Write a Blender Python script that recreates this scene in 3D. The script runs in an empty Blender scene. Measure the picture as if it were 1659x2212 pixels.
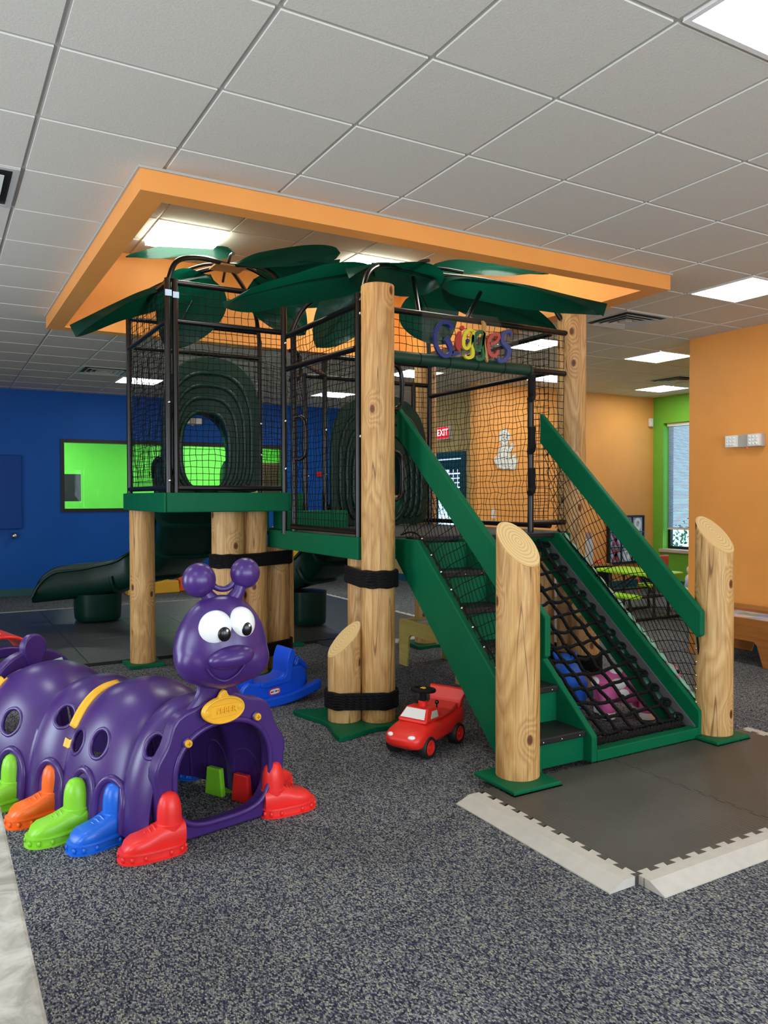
import bpy, bmesh, math, random
from mathutils import Vector as V, Matrix, noise
rnd = random.Random(7)
sc = bpy.context.scene
COL = sc.collection
PI = math.pi
# ------------------------------------------------------------------ camera, view, world
cam_d = bpy.data.cameras.new('camera')
cam = bpy.data.objects.new('camera', cam_d)
COL.objects.link(cam)
cam_d.sensor_fit = 'HORIZONTAL'
cam_d.sensor_width = 36.0
cam_d.lens = 36.0 * 1692.5 / 1659.0
cam_d.clip_start = 0.02
cam.matrix_world = (Matrix.Translation((0, 0, 1.5)) @ Matrix.Rotation(-0.523, 4, 'Z')
                    @ Matrix.Rotation(PI / 2 - 0.0201, 4, 'X') @ Matrix.Rotation(-0.002, 4, 'Z'))
sc.camera = cam
vs = sc.view_settings
vs.view_transform = 'Standard'
vs.look = 'None'
vs.gamma = 1.0
vs.use_curve_mapping = False
vs.exposure = 0.12
LAMP = 15.0            # emission of the ceiling light diffusers
RECESS_LAMP = 16.0
ADDED_DAY_W = 95.0          # daylight power of each unseen light added in the made-up windows
wd = bpy.data.worlds.new('outdoor_sky')
sc.world = wd
wd.use_nodes = True
bgn = wd.node_tree.nodes['Background']
bgn.inputs[0].default_value = (0.45, 0.68, 1.0, 1)
bgn.inputs[1].default_value = 3.2


# daylight from unseen area lights put in made-up windows to brighten the ceiling
def added_daylight(name, loc, rot, sx, sy, power):
    d = bpy.data.lights.new(name, 'AREA')
    d.shape = 'RECTANGLE'
    d.size, d.size_y = sx, sy
    d.energy = power
    d.color = (0.86, 0.96, 1.0)
    o = bpy.data.objects.new(name, d)
    COL.objects.link(o)
    o.location = loc
    o.rotation_euler = rot


for k in range(3):
    added_daylight('window_daylight', (-1.2 + 2.7 * k, -3.24, 1.45), (PI / 2, 0, 0), 2.0, 2.1, ADDED_DAY_W)
for k in range(2):
    added_daylight('window_daylight', (-3.24, 1.5 + 4.0 * k, 1.45), (PI / 2, 0, -PI / 2), 2.0, 2.1, ADDED_DAY_W)


# ------------------------------------------------------------------ materials
def lin(c):
    c = c / 255.0
    return c / 12.92 if c <= 0.04045 else ((c + 0.055) / 1.055) ** 2.4


def rgb(h):
    h = h.lstrip('#')
    return (lin(int(h[0:2], 16)), lin(int(h[2:4], 16)), lin(int(h[4:6], 16)), 1)


def new_mat(name):
    m = bpy.data.materials.new(name)
    m.use_nodes = True
    nt = m.node_tree
    return m, nt, nt.nodes['Principled BSDF']


def link(nt, a, b):
    nt.links.new(a, b)


def coords(nt, scale=(1, 1, 1), loc=(0, 0, 0), rot=(0, 0, 0)):
    tc = nt.nodes.new('ShaderNodeTexCoord')
    mp = nt.nodes.new('ShaderNodeMapping')
    mp.inputs['Scale'].default_value = scale
    mp.inputs['Location'].default_value = loc
    mp.inputs['Rotation'].default_value = rot
    link(nt, tc.outputs['Object'], mp.inputs[0])
    return mp.outputs[0]


def noise_n(nt, vec, scale, detail=3, rough=0.5, dist=0.0):
    n = nt.nodes.new('ShaderNodeTexNoise')
    n.inputs['Scale'].default_value = scale
    n.inputs['Detail'].default_value = detail
    n.inputs['Roughness'].default_value = rough
    n.inputs['Distortion'].default_value = dist
    link(nt, vec, n.inputs['Vector'])
    return n.outputs[0]


def ramp(nt, fac, stops, interp='LINEAR'):
    r = nt.nodes.new('ShaderNodeValToRGB')
    r.color_ramp.interpolation = interp
    els = r.color_ramp.elements
    while len(els) < len(stops):
        els.new(0.5)
    for e, (p, c) in zip(els, stops):
        e.position = p
        e.color = rgb(c) if isinstance(c, str) else c
    link(nt, fac, r.inputs[0])
    return r.outputs[0]


def math_n(nt, op, a, b=None):
    n = nt.nodes.new('ShaderNodeMath')
    n.operation = op
    for i, x in enumerate((a, b)):
        if x is None:
            continue
        if isinstance(x, (int, float)):
            n.inputs[i].default_value = x
        else:
            link(nt, x, n.inputs[i])
    return n.outputs[0]


def bump(nt, p, height, strength=0.3, dist=0.01):
    b = nt.nodes.new('ShaderNodeBump')
    b.inputs['Strength'].default_value = strength
    b.inputs['Distance'].default_value = dist
    link(nt, height, b.inputs['Height'])
    link(nt, b.outputs[0], p.inputs['Normal'])


def plain(name, col, rough=0.5, spec=0.5, metal=0.0, var=0.06, vscale=6.0, bscale=0, bstr=0.2, bdist=0.002, coat=0.0):
    """paint / plastic / metal: one colour, faint mottling, optional grain bump"""
    m, nt, p = new_mat(name)
    c = rgb(col)
    vec = coords(nt)
    if var > 0:
        d = tuple(max(0, x * (1 - var)) for x in c[:3]) + (1,)
        l = tuple(min(1, x * (1 + var)) for x in c[:3]) + (1,)
        link(nt, ramp(nt, noise_n(nt, vec, vscale), [(0.3, d), (0.7, l)]), p.inputs['Base Color'])
    else:
        p.inputs['Base Color'].default_value = c
    p.inputs['Roughness'].default_value = rough
    p.inputs['Specular IOR Level'].default_value = spec
    p.inputs['Metallic'].default_value = metal
    p.inputs['Coat Weight'].default_value = coat
    if bscale:
        bump(nt, p, noise_n(nt, vec, bscale, 2), bstr, bdist)
    return m


def emit(name, col, strength):
    m, nt, p = new_mat(name)
    e = nt.nodes.new('ShaderNodeEmission')
    e.inputs[0].default_value = rgb(col)
    e.inputs[1].default_value = strength
    link(nt, e.outputs[0], nt.nodes['Material Output'].inputs[0])
    return m


def glass_mat(name, tint='ffffff', rough=0.0, refl=0.10):
    m, nt, p = new_mat(name)
    t = nt.nodes.new('ShaderNodeBsdfTransparent')
    t.inputs[0].default_value = rgb(tint)
    g = nt.nodes.new('ShaderNodeBsdfGlossy')
    g.inputs['Roughness'].default_value = rough
    mx = nt.nodes.new('ShaderNodeMixShader')
    mx.inputs[0].default_value = refl
    link(nt, t.outputs[0], mx.inputs[1])
    link(nt, g.outputs[0], mx.inputs[2])
    link(nt, mx.outputs[0], nt.nodes['Material Output'].inputs[0])
    return m


def log_mat(name, dark, mid, light, seed):
    """peeled pine log standing at its own origin: flame grain as contour lines of a stretched noise that bends round dark knots"""
    m, nt, p = new_mat(name)
    tc = nt.nodes.new('ShaderNodeTexCoord')
    oi = nt.nodes.new('ShaderNodeObjectInfo')
    off = nt.nodes.new('ShaderNodeCombineXYZ')
    link(nt, math_n(nt, 'MULTIPLY', oi.outputs['Random'], 37.0), off.inputs[2])
    link(nt, math_n(nt, 'MULTIPLY', oi.outputs['Random'], 11.0), off.inputs[0])
    add = nt.nodes.new('ShaderNodeVectorMath')
    add.operation = 'ADD'
    link(nt, tc.outputs['Object'], add.inputs[0])
    link(nt, off.outputs[0], add.inputs[1])

    def scaled(sx, sy, sz):
        mp = nt.nodes.new('ShaderNodeMapping')
        mp.inputs['Scale'].default_value = (sx, sy, sz)
        mp.inputs['Location'].default_value = (seed, seed * 0.7, seed * 0.3)
        link(nt, add.outputs[0], mp.inputs[0])
        return mp.outputs[0]
    # knots on the unrolled bark face
    sp = nt.nodes.new('ShaderNodeSeparateXYZ')
    link(nt, tc.outputs['Object'], sp.inputs[0])
    ang = math_n(nt, 'MULTIPLY', math_n(nt, 'ARCTAN2', math_n(nt, 'MULTIPLY', sp.outputs[0], -1.0), math_n(nt, 'MULTIPLY', sp.outputs[1], -1.0)), 0.11)
    un = nt.nodes.new('ShaderNodeCombineXYZ')
    link(nt, math_n(nt, 'ADD', ang, math_n(nt, 'MULTIPLY', oi.outputs['Random'], 9.0)), un.inputs[0])
    link(nt, math_n(nt, 'ADD', math_n(nt, 'MULTIPLY', sp.outputs[2], 0.62), math_n(nt, 'MULTIPLY', oi.outputs['Random'], 23.0)), un.inputs[1])
    vo = nt.nodes.new('ShaderNodeTexVoronoi')
    vo.voronoi_dimensions = '2D'
    vo.inputs['Scale'].default_value = 3.4
    link(nt, un.outputs[0], vo.inputs['Vector'])
    kd = vo.outputs['Distance']
    pull = ramp(nt, kd, [(0.0, (1, 1, 1, 1)), (0.30, (0, 0, 0, 1))], 'EASE')
    n1 = noise_n(nt, scaled(1, 1, 0.15), 6.5, 2.5, 0.5, 0.6)
    n1 = math_n(nt, 'ADD', n1, math_n(nt, 'MULTIPLY', pull, 0.42))
    bands = math_n(nt, 'FRACT', math_n(nt, 'MULTIPLY', n1, 8.5))
    grain = ramp(nt, bands, [(0.0, dark), (0.14, mid), (0.5, light), (0.84, mid), (1.0, dark)])
    fine = noise_n(nt, scaled(1, 1, 0.05), 110, 2, 0.6)

    def mult(fac, a_, b_):
        x = nt.nodes.new('ShaderNodeMix')
        x.data_type = 'RGBA'
        x.blend_type = 'MULTIPLY'
        x.inputs[0].default_value = fac
        link(nt, a_, x.inputs[6])
        link(nt, b_, x.inputs[7])
        return x.outputs[2]
    c1 = mult(0.55, grain, ramp(nt, fine, [(0.2, 'b49a74'), (0.6, 'ffffff')]))
    c2 = mult(1.0, c1, ramp(nt, kd, [(0.0, '6a4628'), (0.035, '93683e'), (0.045, '7a5230'), (0.07, 'ffffff')]))
    cr = noise_n(nt, scaled(1, 1, 0.035), 16, 1, 0.4)
    crk = ramp(nt, math_n(nt, 'ABSOLUTE', math_n(nt, 'SUBTRACT', cr, 0.62)), [(0.003, (0.25, 0.16, 0.09, 1)), (0.012, (1, 1, 1, 1))])
    c3 = mult(0.8, c2, crk)
    link(nt, c3, p.inputs['Base Color'])
    p.inputs['Roughness'].default_value = 0.55
    bump(nt, p, fine, 0.25, 0.003)
    return m


def ring_mat(name):
    m, nt, p = new_mat(name)
    vec = coords(nt, (1, 1, 1))
    w = nt.nodes.new('ShaderNodeTexWave')
    w.wave_type = 'RINGS'
    w.rings_direction = 'Z'
    w.inputs['Scale'].default_value = 19
    w.inputs['Distortion'].default_value = 1.6
    w.inputs['Detail'].default_value = 1
    w.inputs['Detail Scale'].default_value = 0.4
    link(nt, vec, w.inputs['Vector'])
    link(nt, ramp(nt, w.outputs[0], [(0.1, 'c9a468'), (0.6, 'dfc08a'), (1, 'd9b77f')]), p.inputs['Base Color'])
    p.inputs['Roughness'].default_value = 0.65
    return m


def wood_mat(name, dark, light, scale=(1, 1, 1), rough=0.35):
    m, nt, p = new_mat(name)
    n = noise_n(nt, coords(nt, scale), 14, 4, 0.55, 0.8)
    link(nt, ramp(nt, n, [(0.3, dark), (0.7, light)]), p.inputs['Base Color'])
    p.inputs['Roughness'].default_value = rough
    return m


def carpet_mat():
    m, nt, p = new_mat('carpet_loop_pile')
    vec = coords(nt, (1, 1, 1), (0, 0, 0), (0, 0, 0.5))
    vo = nt.nodes.new('ShaderNodeTexVoronoi')
    vo.inputs['Scale'].default_value = 195
    vo.inputs['Randomness'].default_value = 0.75
    mp = coords(nt, (1.0, 0.62, 1.0), (0, 0, 0), (0, 0, 0.5))
    link(nt, mp, vo.inputs['Vector'])
    cell = nt.nodes.new('ShaderNodeSeparateColor')
    link(nt, vo.outputs['Color'], cell.inputs[0])
    big = noise_n(nt, vec, 1.3, 3)
    col = ramp(nt, cell.outputs[0], [(0.0, '30344a'), (0.28, '53576c'), (0.50, '888a92'), (0.72, 'acaeb2'), (0.9, 'cacabb'), (1.0, 'c8c8a8')])
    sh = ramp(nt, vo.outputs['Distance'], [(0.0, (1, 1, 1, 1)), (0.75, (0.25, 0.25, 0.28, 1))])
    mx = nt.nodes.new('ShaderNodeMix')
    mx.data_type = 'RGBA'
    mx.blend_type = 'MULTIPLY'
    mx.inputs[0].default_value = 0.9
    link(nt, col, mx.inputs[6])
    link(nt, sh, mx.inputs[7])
    mx2 = nt.nodes.new('ShaderNodeMix')
    mx2.data_type = 'RGBA'
    mx2.blend_type = 'MULTIPLY'
    mx2.inputs[0].default_value = 1.0
    link(nt, mx.outputs[2], mx2.inputs[6])
    link(nt, ramp(nt, big, [(0.3, 'dcdcdc'), (0.7, 'ffffff')]), mx2.inputs[7])
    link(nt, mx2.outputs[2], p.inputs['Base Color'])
    p.inputs['Roughness'].default_value = 0.95
    p.inputs['Specular IOR Level'].default_value = 0.1
    bump(nt, p, math_n(nt, 'SUBTRACT', 1.0, vo.outputs['Distance']), 0.6, 0.004)
    return m


def rib_mat(name, col, rough, period, axis=0, strength=0.5):
    """ribbed rubber: fine parallel ridges"""
    m, nt, p = new_mat(name)
    vec = coords(nt)
    sx = nt.nodes.new('ShaderNodeSeparateXYZ')
    link(nt, vec, sx.inputs[0])
    s = math_n(nt, 'SINE', math_n(nt, 'MULTIPLY', sx.outputs[axis], 2 * PI / period))
    c = rgb(col)
    link(nt, ramp(nt, noise_n(nt, vec, 2.2, 4), [(0.3, tuple(x * 0.9 for x in c[:3]) + (1,)), (0.7, tuple(x * 1.12 for x in c[:3]) + (1,))]),
         p.inputs['Base Color'])
    p.inputs['Roughness'].default_value = rough
    bump(nt, p, s, strength, 0.002)
    return m


def leaf_mat():
    m, nt, p = new_mat('leaf_fabric')
    d = nt.nodes.new('ShaderNodeBsdfDiffuse')
    d.inputs[0].default_value = rgb('082e25')
    t = nt.nodes.new('ShaderNodeBsdfTranslucent')
    t.inputs[0].default_value = rgb('0ea882')
    g = nt.nodes.new('ShaderNodeBsdfGlossy')
    g.inputs['Roughness'].default_value = 0.28
    g.inputs[0].default_value = (0.8, 0.85, 0.85, 1)
    vec = coords(nt)
    b = nt.nodes.new('ShaderNodeBump')
    b.inputs['Strength'].default_value = 0.35
    b.inputs['Distance'].default_value = 0.02
    link(nt, noise_n(nt, vec, 9, 2), b.inputs['Height'])
    for s in (d, t, g):
        link(nt, b.outputs[0], s.inputs['Normal'])
    m1 = nt.nodes.new('ShaderNodeMixShader')
    m1.inputs[0].default_value = 0.045
    link(nt, d.outputs[0], m1.inputs[1])
    link(nt, t.outputs[0], m1.inputs[2])
    m2 = nt.nodes.new('ShaderNodeMixShader')
    m2.inputs[0].default_value = 0.025
    link(nt, m1.outputs[0], m2.inputs[1])
    link(nt, g.outputs[0], m2.inputs[2])
    link(nt, m2.outputs[0], nt.nodes['Material Output'].inputs[0])
    return m


def stone_mat():
    m, nt, p = new_mat('counter_stone')
    vec = coords(nt, (1, 1, 1), (3, 1, 0))
    n = noise_n(nt, vec, 16, 5, 0.65, 1.2)
    link(nt, ramp(nt, n, [(0.36, '949089'), (0.46, 'a9a59e'), (0.54, 'b9b6af'), (0.66, 'c9c7c1')]), p.inputs['Base Color'])
    p.inputs['Roughness'].default_value = 0.35
    return m


def tile_mat():
    m, nt, p = new_mat('ceiling_tile')
    vec = coords(nt)
    n = noise_n(nt, vec, 210, 2, 0.7)
    n2 = noise_n(nt, vec, 85, 3, 0.8)
    dots = ramp(nt, n2, [(0.66, (1, 1, 1, 1)), (0.72, (0.45, 0.45, 0.45, 1))])
    mx = nt.nodes.new('ShaderNodeMix')
    mx.data_type = 'RGBA'
    mx.blend_type = 'MULTIPLY'
    mx.inputs[0].default_value = 0.7
    link(nt, ramp(nt, n, [(0.3, 'cdcabf'), (0.6, 'd8d5ca')]), mx.inputs[6])
    link(nt, dots, mx.inputs[7])
    link(nt, mx.outputs[2], p.inputs['Base Color'])
    p.inputs['Roughness'].default_value = 0.9
    p.inputs['Specular IOR Level'].default_value = 0.1
    bump(nt, p, n2, 0.3, 0.004)
    return m


def rope_mat(name, col):
    m, nt, p = new_mat(name)
    vec = coords(nt, (1, 1, 1))
    w = nt.nodes.new('ShaderNodeTexWave')
    w.bands_direction = 'DIAGONAL'
    w.inputs['Scale'].default_value = 38
    link(nt, vec, w.inputs['Vector'])
    p.inputs['Base Color'].default_value = rgb(col)
    p.inputs['Roughness'].default_value = 0.7
    p.inputs['Specular IOR Level'].default_value = 0.25
    bump(nt, p, w.outputs[0], 0.8, 0.006)
    return m


M = {}
M['ceiling'] = tile_mat()
M['tbar'] = plain('ceiling_tee_bar', 'b4b2aa', 0.5, var=0.02)
M['tedge'] = plain('ceiling_tile_edge', 'e4e2da', 0.8, var=0.02)  # side faces whiter than the tile: caught light painted into the edges
M['orange'] = plain('orange_wall_paint', 'f2a252', 0.45, 0.3, var=0.03, vscale=3, bscale=160, bstr=0.15)
M['orange2'] = plain('pale_orange_wall_paint', 'f8ac5e', 0.5, 0.3, var=0.03, vscale=3, bscale=160, bstr=0.15)
M['tan'] = plain('tan_wall_paint', 'd6b77c', 0.5, 0.4, var=0.03, bscale=160, bstr=0.15)
M['blue'] = plain('blue_wall_paint', '0756ae', 0.5, 0.22, var=0.05, vscale=2, bscale=160, bstr=0.15)
M['green_wall'] = plain('green_wall_paint', '78c040', 0.5, 0.4, var=0.03, bscale=160, bstr=0.15)
M['lime_wall'] = plain('bright_green_wall_paint', '72e85a', 0.5, 0.4, var=0.03, bscale=160, bstr=0.15)
M['teal_base'] = plain('teal_baseboard', '1d5f74', 0.5, var=0.03)
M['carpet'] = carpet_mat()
M['mat'] = rib_mat('dark_foam_mat', '44413e', 0.45, 0.022, 0, 0.2)
M['rear_mat'] = rib_mat('rear_rubber_mat', '3a3b3c', 0.4, 0.05, 1, 0.5)
M['mat_edge'] = plain('grey_foam_edge', 'bdb8b0', 0.75, 0.2, var=0.05, vscale=20, bscale=300, bstr=0.3)
M['mat_black'] = plain('black_foam_edge', '191919', 0.6, 0.3, var=0.1)
M['green'] = plain('green_board', '045c3b', 0.48, 0.12, var=0.05, bscale=420, bstr=0.12, bdist=0.001)
M['dark_green'] = plain('dark_green_moulded_plastic', '042a21', 0.34, 0.3, var=0.06, bscale=500, bstr=0.1, bdist=0.001)
M['pad_green'] = plain('green_vinyl_pad', '123a2c', 0.45, 0.4, var=0.06)
M['pipe'] = plain('black_powder_coated_pipe', '0d0d0f', 0.28, 0.4, var=0.0)
M['net'] = plain('black_net_cord', '0b0b0c', 0.8, 0.2, var=0.0)
M['rope'] = rope_mat('black_rope', '080809')
M['foam'] = plain('black_foam_grip', '101011', 0.7, 0.2, var=0.0)
M['bolt'] = plain('steel_bolt', 'd8d8da', 0.25, metal=1.0, var=0.0)
M['tread'] = plain('black_rubber_tread', '1b1b1d', 0.5, 0.3, var=0.1, vscale=40, bscale=250, bstr=0.4)
M['strip'] = plain('grey_edge_strip', '55565a', 0.45, 0.4, var=0.1)
M['deck'] = plain('dark_deck_mat', '3c3a3b', 0.6, 0.3, var=0.08)
M['logs'] = [log_mat('pine_log_%s' % s, d, mi, l, k * 3.7 + 1.1) for k, (s, d, mi, l) in enumerate(
    [('honey', 'b2864e', 'c09256', 'cfa568'), ('pale', 'bb9056', 'c59a5e', 'd4ac74'), ('brown', 'a47c48', 'b58850', 'c99f66')])]
M['rings'] = ring_mat('log_end_grain')
M['leaf'] = leaf_mat()
M['purple'] = plain('purple_plastic', '40256c', 0.31, 0.5, var=0.10, vscale=9, bscale=30, bstr=0.05, bdist=0.004)
M['yellow'] = plain('yellow_plastic', 'f0b429', 0.4, 0.5, var=0.03)
M['white'] = plain('white_plastic', 'eef0f0', 0.22, 0.5, var=0.02)
M['black'] = plain('black_gloss', '0c0a0a', 0.25, 0.5, var=0.0)
M['red'] = plain('red_plastic', 'e5281f', 0.35, 0.5, var=0.03)
M['shoe_red'] = plain('coral_red_plastic', 'ea2c28', 0.38, 0.5, var=0.03)
M['shoe_green'] = plain('lime_plastic', '84d02c', 0.38, 0.5, var=0.03)
M['shoe_blue'] = plain('royal_blue_plastic', '1563d0', 0.35, 0.5, var=0.03)
M['shoe_orange'] = plain('orange_plastic', 'f86a1c', 0.38, 0.5, var=0.03)
M['rocker'] = plain('bright_blue_plastic', '0a50d8', 0.33, 0.5, var=0.03)
M['toy_blue'] = plain('blue_soft_vinyl', '1e62d2', 0.5, 0.4, var=0.04)
M['toy_pink'] = plain('pink_soft_vinyl', 'd8609a', 0.5, 0.4, var=0.04)
M['pale'] = plain('off_white_vinyl', 'ece6e0', 0.6, 0.3, var=0.03)
M['lime'] = plain('lime_table_plastic', 'a4e01e', 0.4, 0.5, var=0.03)
M['dark_frame'] = plain('dark_steel_frame', '2a2826', 0.4, 0.5, var=0.0)
M['plywood'] = wood_mat('ply_panel', '9a8440', 'b39c55', (1, 0.12, 1))
M['tablewood'] = wood_mat('cherry_panel', 'a2622c', 'b97638', (0.3, 0.15, 1.5))
M['shelfwood'] = wood_mat('shelf_wood', 'a8784a', 'c2925c', (1, 1, 1))
M['lightframe'] = plain('white_lamp_frame', 'e6e6e2', 0.4, var=0.0)
M['diffuser'] = emit('lamp_diffuser', 'f4fbf4', LAMP)
M['recess_diffuser'] = emit('recess_lamp_diffuser', 'f8fbe6', RECESS_LAMP)
M['vent'] = plain('vent_metal', 'c4c4be', 0.35, 0.5, var=0.0)
M['vent_dark'] = plain('vent_shadow', '2e2e2e', 0.6, var=0.0)
M['black_frame'] = plain('black_window_frame', '131416', 0.4, var=0.0)
M['glass'] = glass_mat('window_glass', 'f4fbf6', 0.0, 0.006)
M['acrylic'] = glass_mat('clear_acrylic', 'f6f8f8', 0.03, 0.07)
M['stone'] = stone_mat()
M['plate'] = plain('white_wall_plate', 'f0ede4', 0.35, var=0.0)
M['grey_plate'] = plain('grey_fixture_plastic', 'b4afa4', 0.4, var=0.0)
M['tv'] = plain('dark_screen', '22262a', 0.2, 0.5, var=0.0)
M['brown'] = plain('brown_cabinet', '7a5a44', 0.5, var=0.05)
M['paper'] = plain('white_paper', 'f3f1ea', 0.7, 0.2, var=0.0)
M['ink'] = plain('grey_ink', '8f8c88', 0.7, 0.2, var=0.0)
M['silver_label'] = plain('silver_label', 'a3a6a4', 0.5, var=0.0)


# ------------------------------------------------------------------ geometry helpers
def B():
    return bmesh.new()


def box(bm, lo, hi, mat=None):
    """axis aligned box from lo to hi, optionally moved by a matrix"""
    vs_ = [bm.verts.new((x, y, z)) for x in (lo[0], hi[0]) for y in (lo[1], hi[1]) for z in (lo[2], hi[2])]
    if mat is not None:
        for v in vs_:
            v.co = mat @ v.co
    for f in ((0, 1, 3, 2), (4, 6, 7, 5), (0, 4, 5, 1), (2, 3, 7, 6), (0, 2, 6, 4), (1, 5, 7, 3)):
        bm.faces.new([vs_[i] for i in f])
    return bm


def prism(bm, pts, vec):
    """polygon swept along vec"""
    vec = V(vec)
    a = [bm.verts.new(V(p)) for p in pts]
    b = [bm.verts.new(V(p) + vec) for p in pts]
    n = len(a)
    bm.faces.new(list(reversed(a)))
    bm.faces.new(b)
    for i in range(n):
        j = (i + 1) % n
        bm.faces.new((a[i], a[j], b[j], b[i]))
    return bm


def crom(pts, n=8, closed=False):
    """Catmull-Rom through points of any dimension"""
    P = [tuple(p) for p in pts]
    out = []
    m = len(P)
    rng = range(m) if closed else range(m - 1)
    for i in rng:
        p0 = P[(i - 1) % m] if closed or i > 0 else P[0]
        p1 = P[i]
        p2 = P[(i + 1) % m]
        p3 = P[(i + 2) % m] if closed or i + 2 < m else P[m - 1]
        for k in range(n):
            t = k / n
            out.append(tuple(0.5 * (2 * b + (c - a) * t + (2 * a - 5 * b + 4 * c - d) * t * t + (3 * b - a - 3 * c + d) * t ** 3)
                             for a, b, c, d in zip(p0, p1, p2, p3)))
    if not closed:
        out.append(P[-1])
    return out


def tube(bm, pts, r, n=8, closed=False, caps=True, up=None):
    """round tube through points; r a number or one radius per point"""
    pts = [V(p[:3]) for p in pts]
    m = len(pts)
    rings = []
    prev = None
    for i, p in enumerate(pts):
        if closed:
            t = pts[(i + 1) % m] - pts[(i - 1) % m]
        else:
            t = pts[min(i + 1, m - 1)] - pts[max(i - 1, 0)]
        if t.length < 1e-9:
            t = V((0, 0, 1))
        t.normalize()
        if prev is None:
            a = V((0, 0, 1)) if abs(t.z) < 0.9 else V((1, 0, 0))
            u = t.cross(a).normalized()
        else:
            u = prev - t * prev.dot(t)
            u = u.normalized() if u.length > 1e-6 else t.orthogonal().normalized()
        prev = u
        w = t.cross(u)
        rr = r[i] if isinstance(r, (list, tuple)) else r
        rings.append([bm.verts.new(p + (u * math.cos(2 * PI * k / n) + w * math.sin(2 * PI * k / n)) * rr) for k in range(n)])
    for i in range(m if closed else m - 1):
        a, b = rings[i], rings[(i + 1) % m]
        for k in range(n):
            l = (k + 1) % n
            bm.faces.new((a[k], a[l], b[l], b[k]))
    if caps and not closed:
        bm.faces.new(list(reversed(rings[0])))
        bm.faces.new(rings[-1])
    return bm


def lathe(bm, prof, c=(0, 0, 0), n=24, mat=None):
    """profile of (radius, z) turned about the z axis through c"""
    c = V(c)
    rings = []
    for r, z in prof:
        rings.append([bm.verts.new(((mat @ V((r * math.cos(2 * PI * k / n), r * math.sin(2 * PI * k / n), z))) if mat is not None
                                    else V((r * math.cos(2 * PI * k / n), r * math.sin(2 * PI * k / n), z))) + c) for k in range(n)])
    for a, b in zip(rings, rings[1:]):
        for k in range(n):
            l = (k + 1) % n
            bm.faces.new((a[k], a[l], b[l], b[k]))
    bm.faces.new(list(reversed(rings[0])))
    bm.faces.new(rings[-1])
    return bm


def ball(bm, c, r, rot=None, u=20, v=12):
    r = (r, r, r) if isinstance(r, (int, float)) else r
    mt = Matrix.Translation(V(c)) @ (rot.to_4x4() if rot is not None else Matrix()) @ Matrix.Diagonal((r[0], r[1], r[2], 1))
    bmesh.ops.create_uvsphere(bm, u_segments=u, v_segments=v, radius=1.0, matrix=mt)
    return bm


def surf(bm, fn, nu, nv, closed_v=False):
    """grid surface fn(i/nu, j/nv)"""
    g = [[bm.verts.new(fn(i / nu, j / nv)) for j in range(nv if closed_v else nv + 1)] for i in range(nu + 1)]
    w = len(g[0])
    for i in range(nu):
        for j in range(nv):
            k = (j + 1) % w
            bm.faces.new((g[i][j], g[i + 1][j], g[i + 1][k], g[i][k]))
    return g


def loft(bm, secs, caps=True):
    """closed rings of equal length joined in order"""
    rings = [[bm.verts.new(p) for p in s] for s in secs]
    n = len(rings[0])
    for a, b in zip(rings, rings[1:]):
        for k in range(n):
            l = (k + 1) % n
            bm.faces.new((a[k], a[l], b[l], b[k]))
    if caps:
        bm.faces.new(list(reversed(rings[0])))
        bm.faces.new(rings[-1])
    return bm


def plate_hole(bm, outer, inner, vec):
    """plate between an outer and an inner outline with as many points, swept along vec"""
    vec = V(vec)
    n = len(outer)
    o0 = [bm.verts.new(V(p)) for p in outer]
    i0 = [bm.verts.new(V(p)) for p in inner]
    o1 = [bm.verts.new(V(p) + vec) for p in outer]
    i1 = [bm.verts.new(V(p) + vec) for p in inner]
    for k in range(n):
        l = (k + 1) % n
        bm.faces.new((o0[k], i0[k], i0[l], o0[l]))
        bm.faces.new((o1[k], o1[l], i1[l], i1[k]))
        bm.faces.new((o0[k], o0[l], o1[l], o1[k]))
        bm.faces.new((i0[k], i1[k], i1[l], i0[l]))
    return bm


def world_of(o):
    return o.matrix_basis.copy() if o.parent is None else world_of(o.parent) @ o.matrix_parent_inverse @ o.matrix_basis


def obj(name, bm, mat, parent=None, smooth=False, bevel=0.0, sub=0, solid=0.0, origin=None, bseg=2):
    bmesh.ops.recalc_face_normals(bm, faces=bm.faces)
    me = bpy.data.meshes.new(name)
    if origin is not None:
        bmesh.ops.translate(bm, verts=bm.verts, vec=-V(origin))
    bm.to_mesh(me)
    bm.free()
    for m in (mat if isinstance(mat, (list, tuple)) else [mat]):
        me.materials.append(m)
    if smooth:
        for p in me.polygons:
            p.use_smooth = True
    o = bpy.data.objects.new(name, me)
    COL.objects.link(o)
    if solid:
        s = o.modifiers.new('thickness', 'SOLIDIFY')
        s.thickness = solid
        s.offset = 0
    if bevel:
        b = o.modifiers.new('bevel', 'BEVEL')
        b.width = bevel
        b.segments = bseg
        b.limit_method = 'ANGLE'
        b.angle_limit = math.radians(40)
    if sub:
        s = o.modifiers.new('subdivision', 'SUBSURF')
        s.levels = sub
        s.render_levels = sub
    if smooth and not sub:
        try:
            me.set_sharp_from_angle(angle=math.radians(48))
        except Exception:
            pass
    if origin is not None:
        o.location = origin
    if parent is not None:
        o.parent = parent
        o.matrix_parent_inverse = world_of(parent).inverted()
    return o


def thing(name, label, cat, loc=(0, 0, 0), group=None):
    o = bpy.data.objects.new(name, None)
    o.empty_display_size = 0.1
    COL.objects.link(o)
    o.location = loc
    o['label'] = label
    o['category'] = cat
    if group:
        o['group'] = group
    return o


def tag(o, label, cat, group=None):
    o['label'] = label
    o['category'] = cat
    if group:
        o['group'] = group
    return o


def struct(name, bm, mat, **kw):
    o = obj(name, bm, mat, **kw)
    o['kind'] = 'structure'
    return o


def part_label(o, label):
    o['label'] = label
    return o


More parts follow.
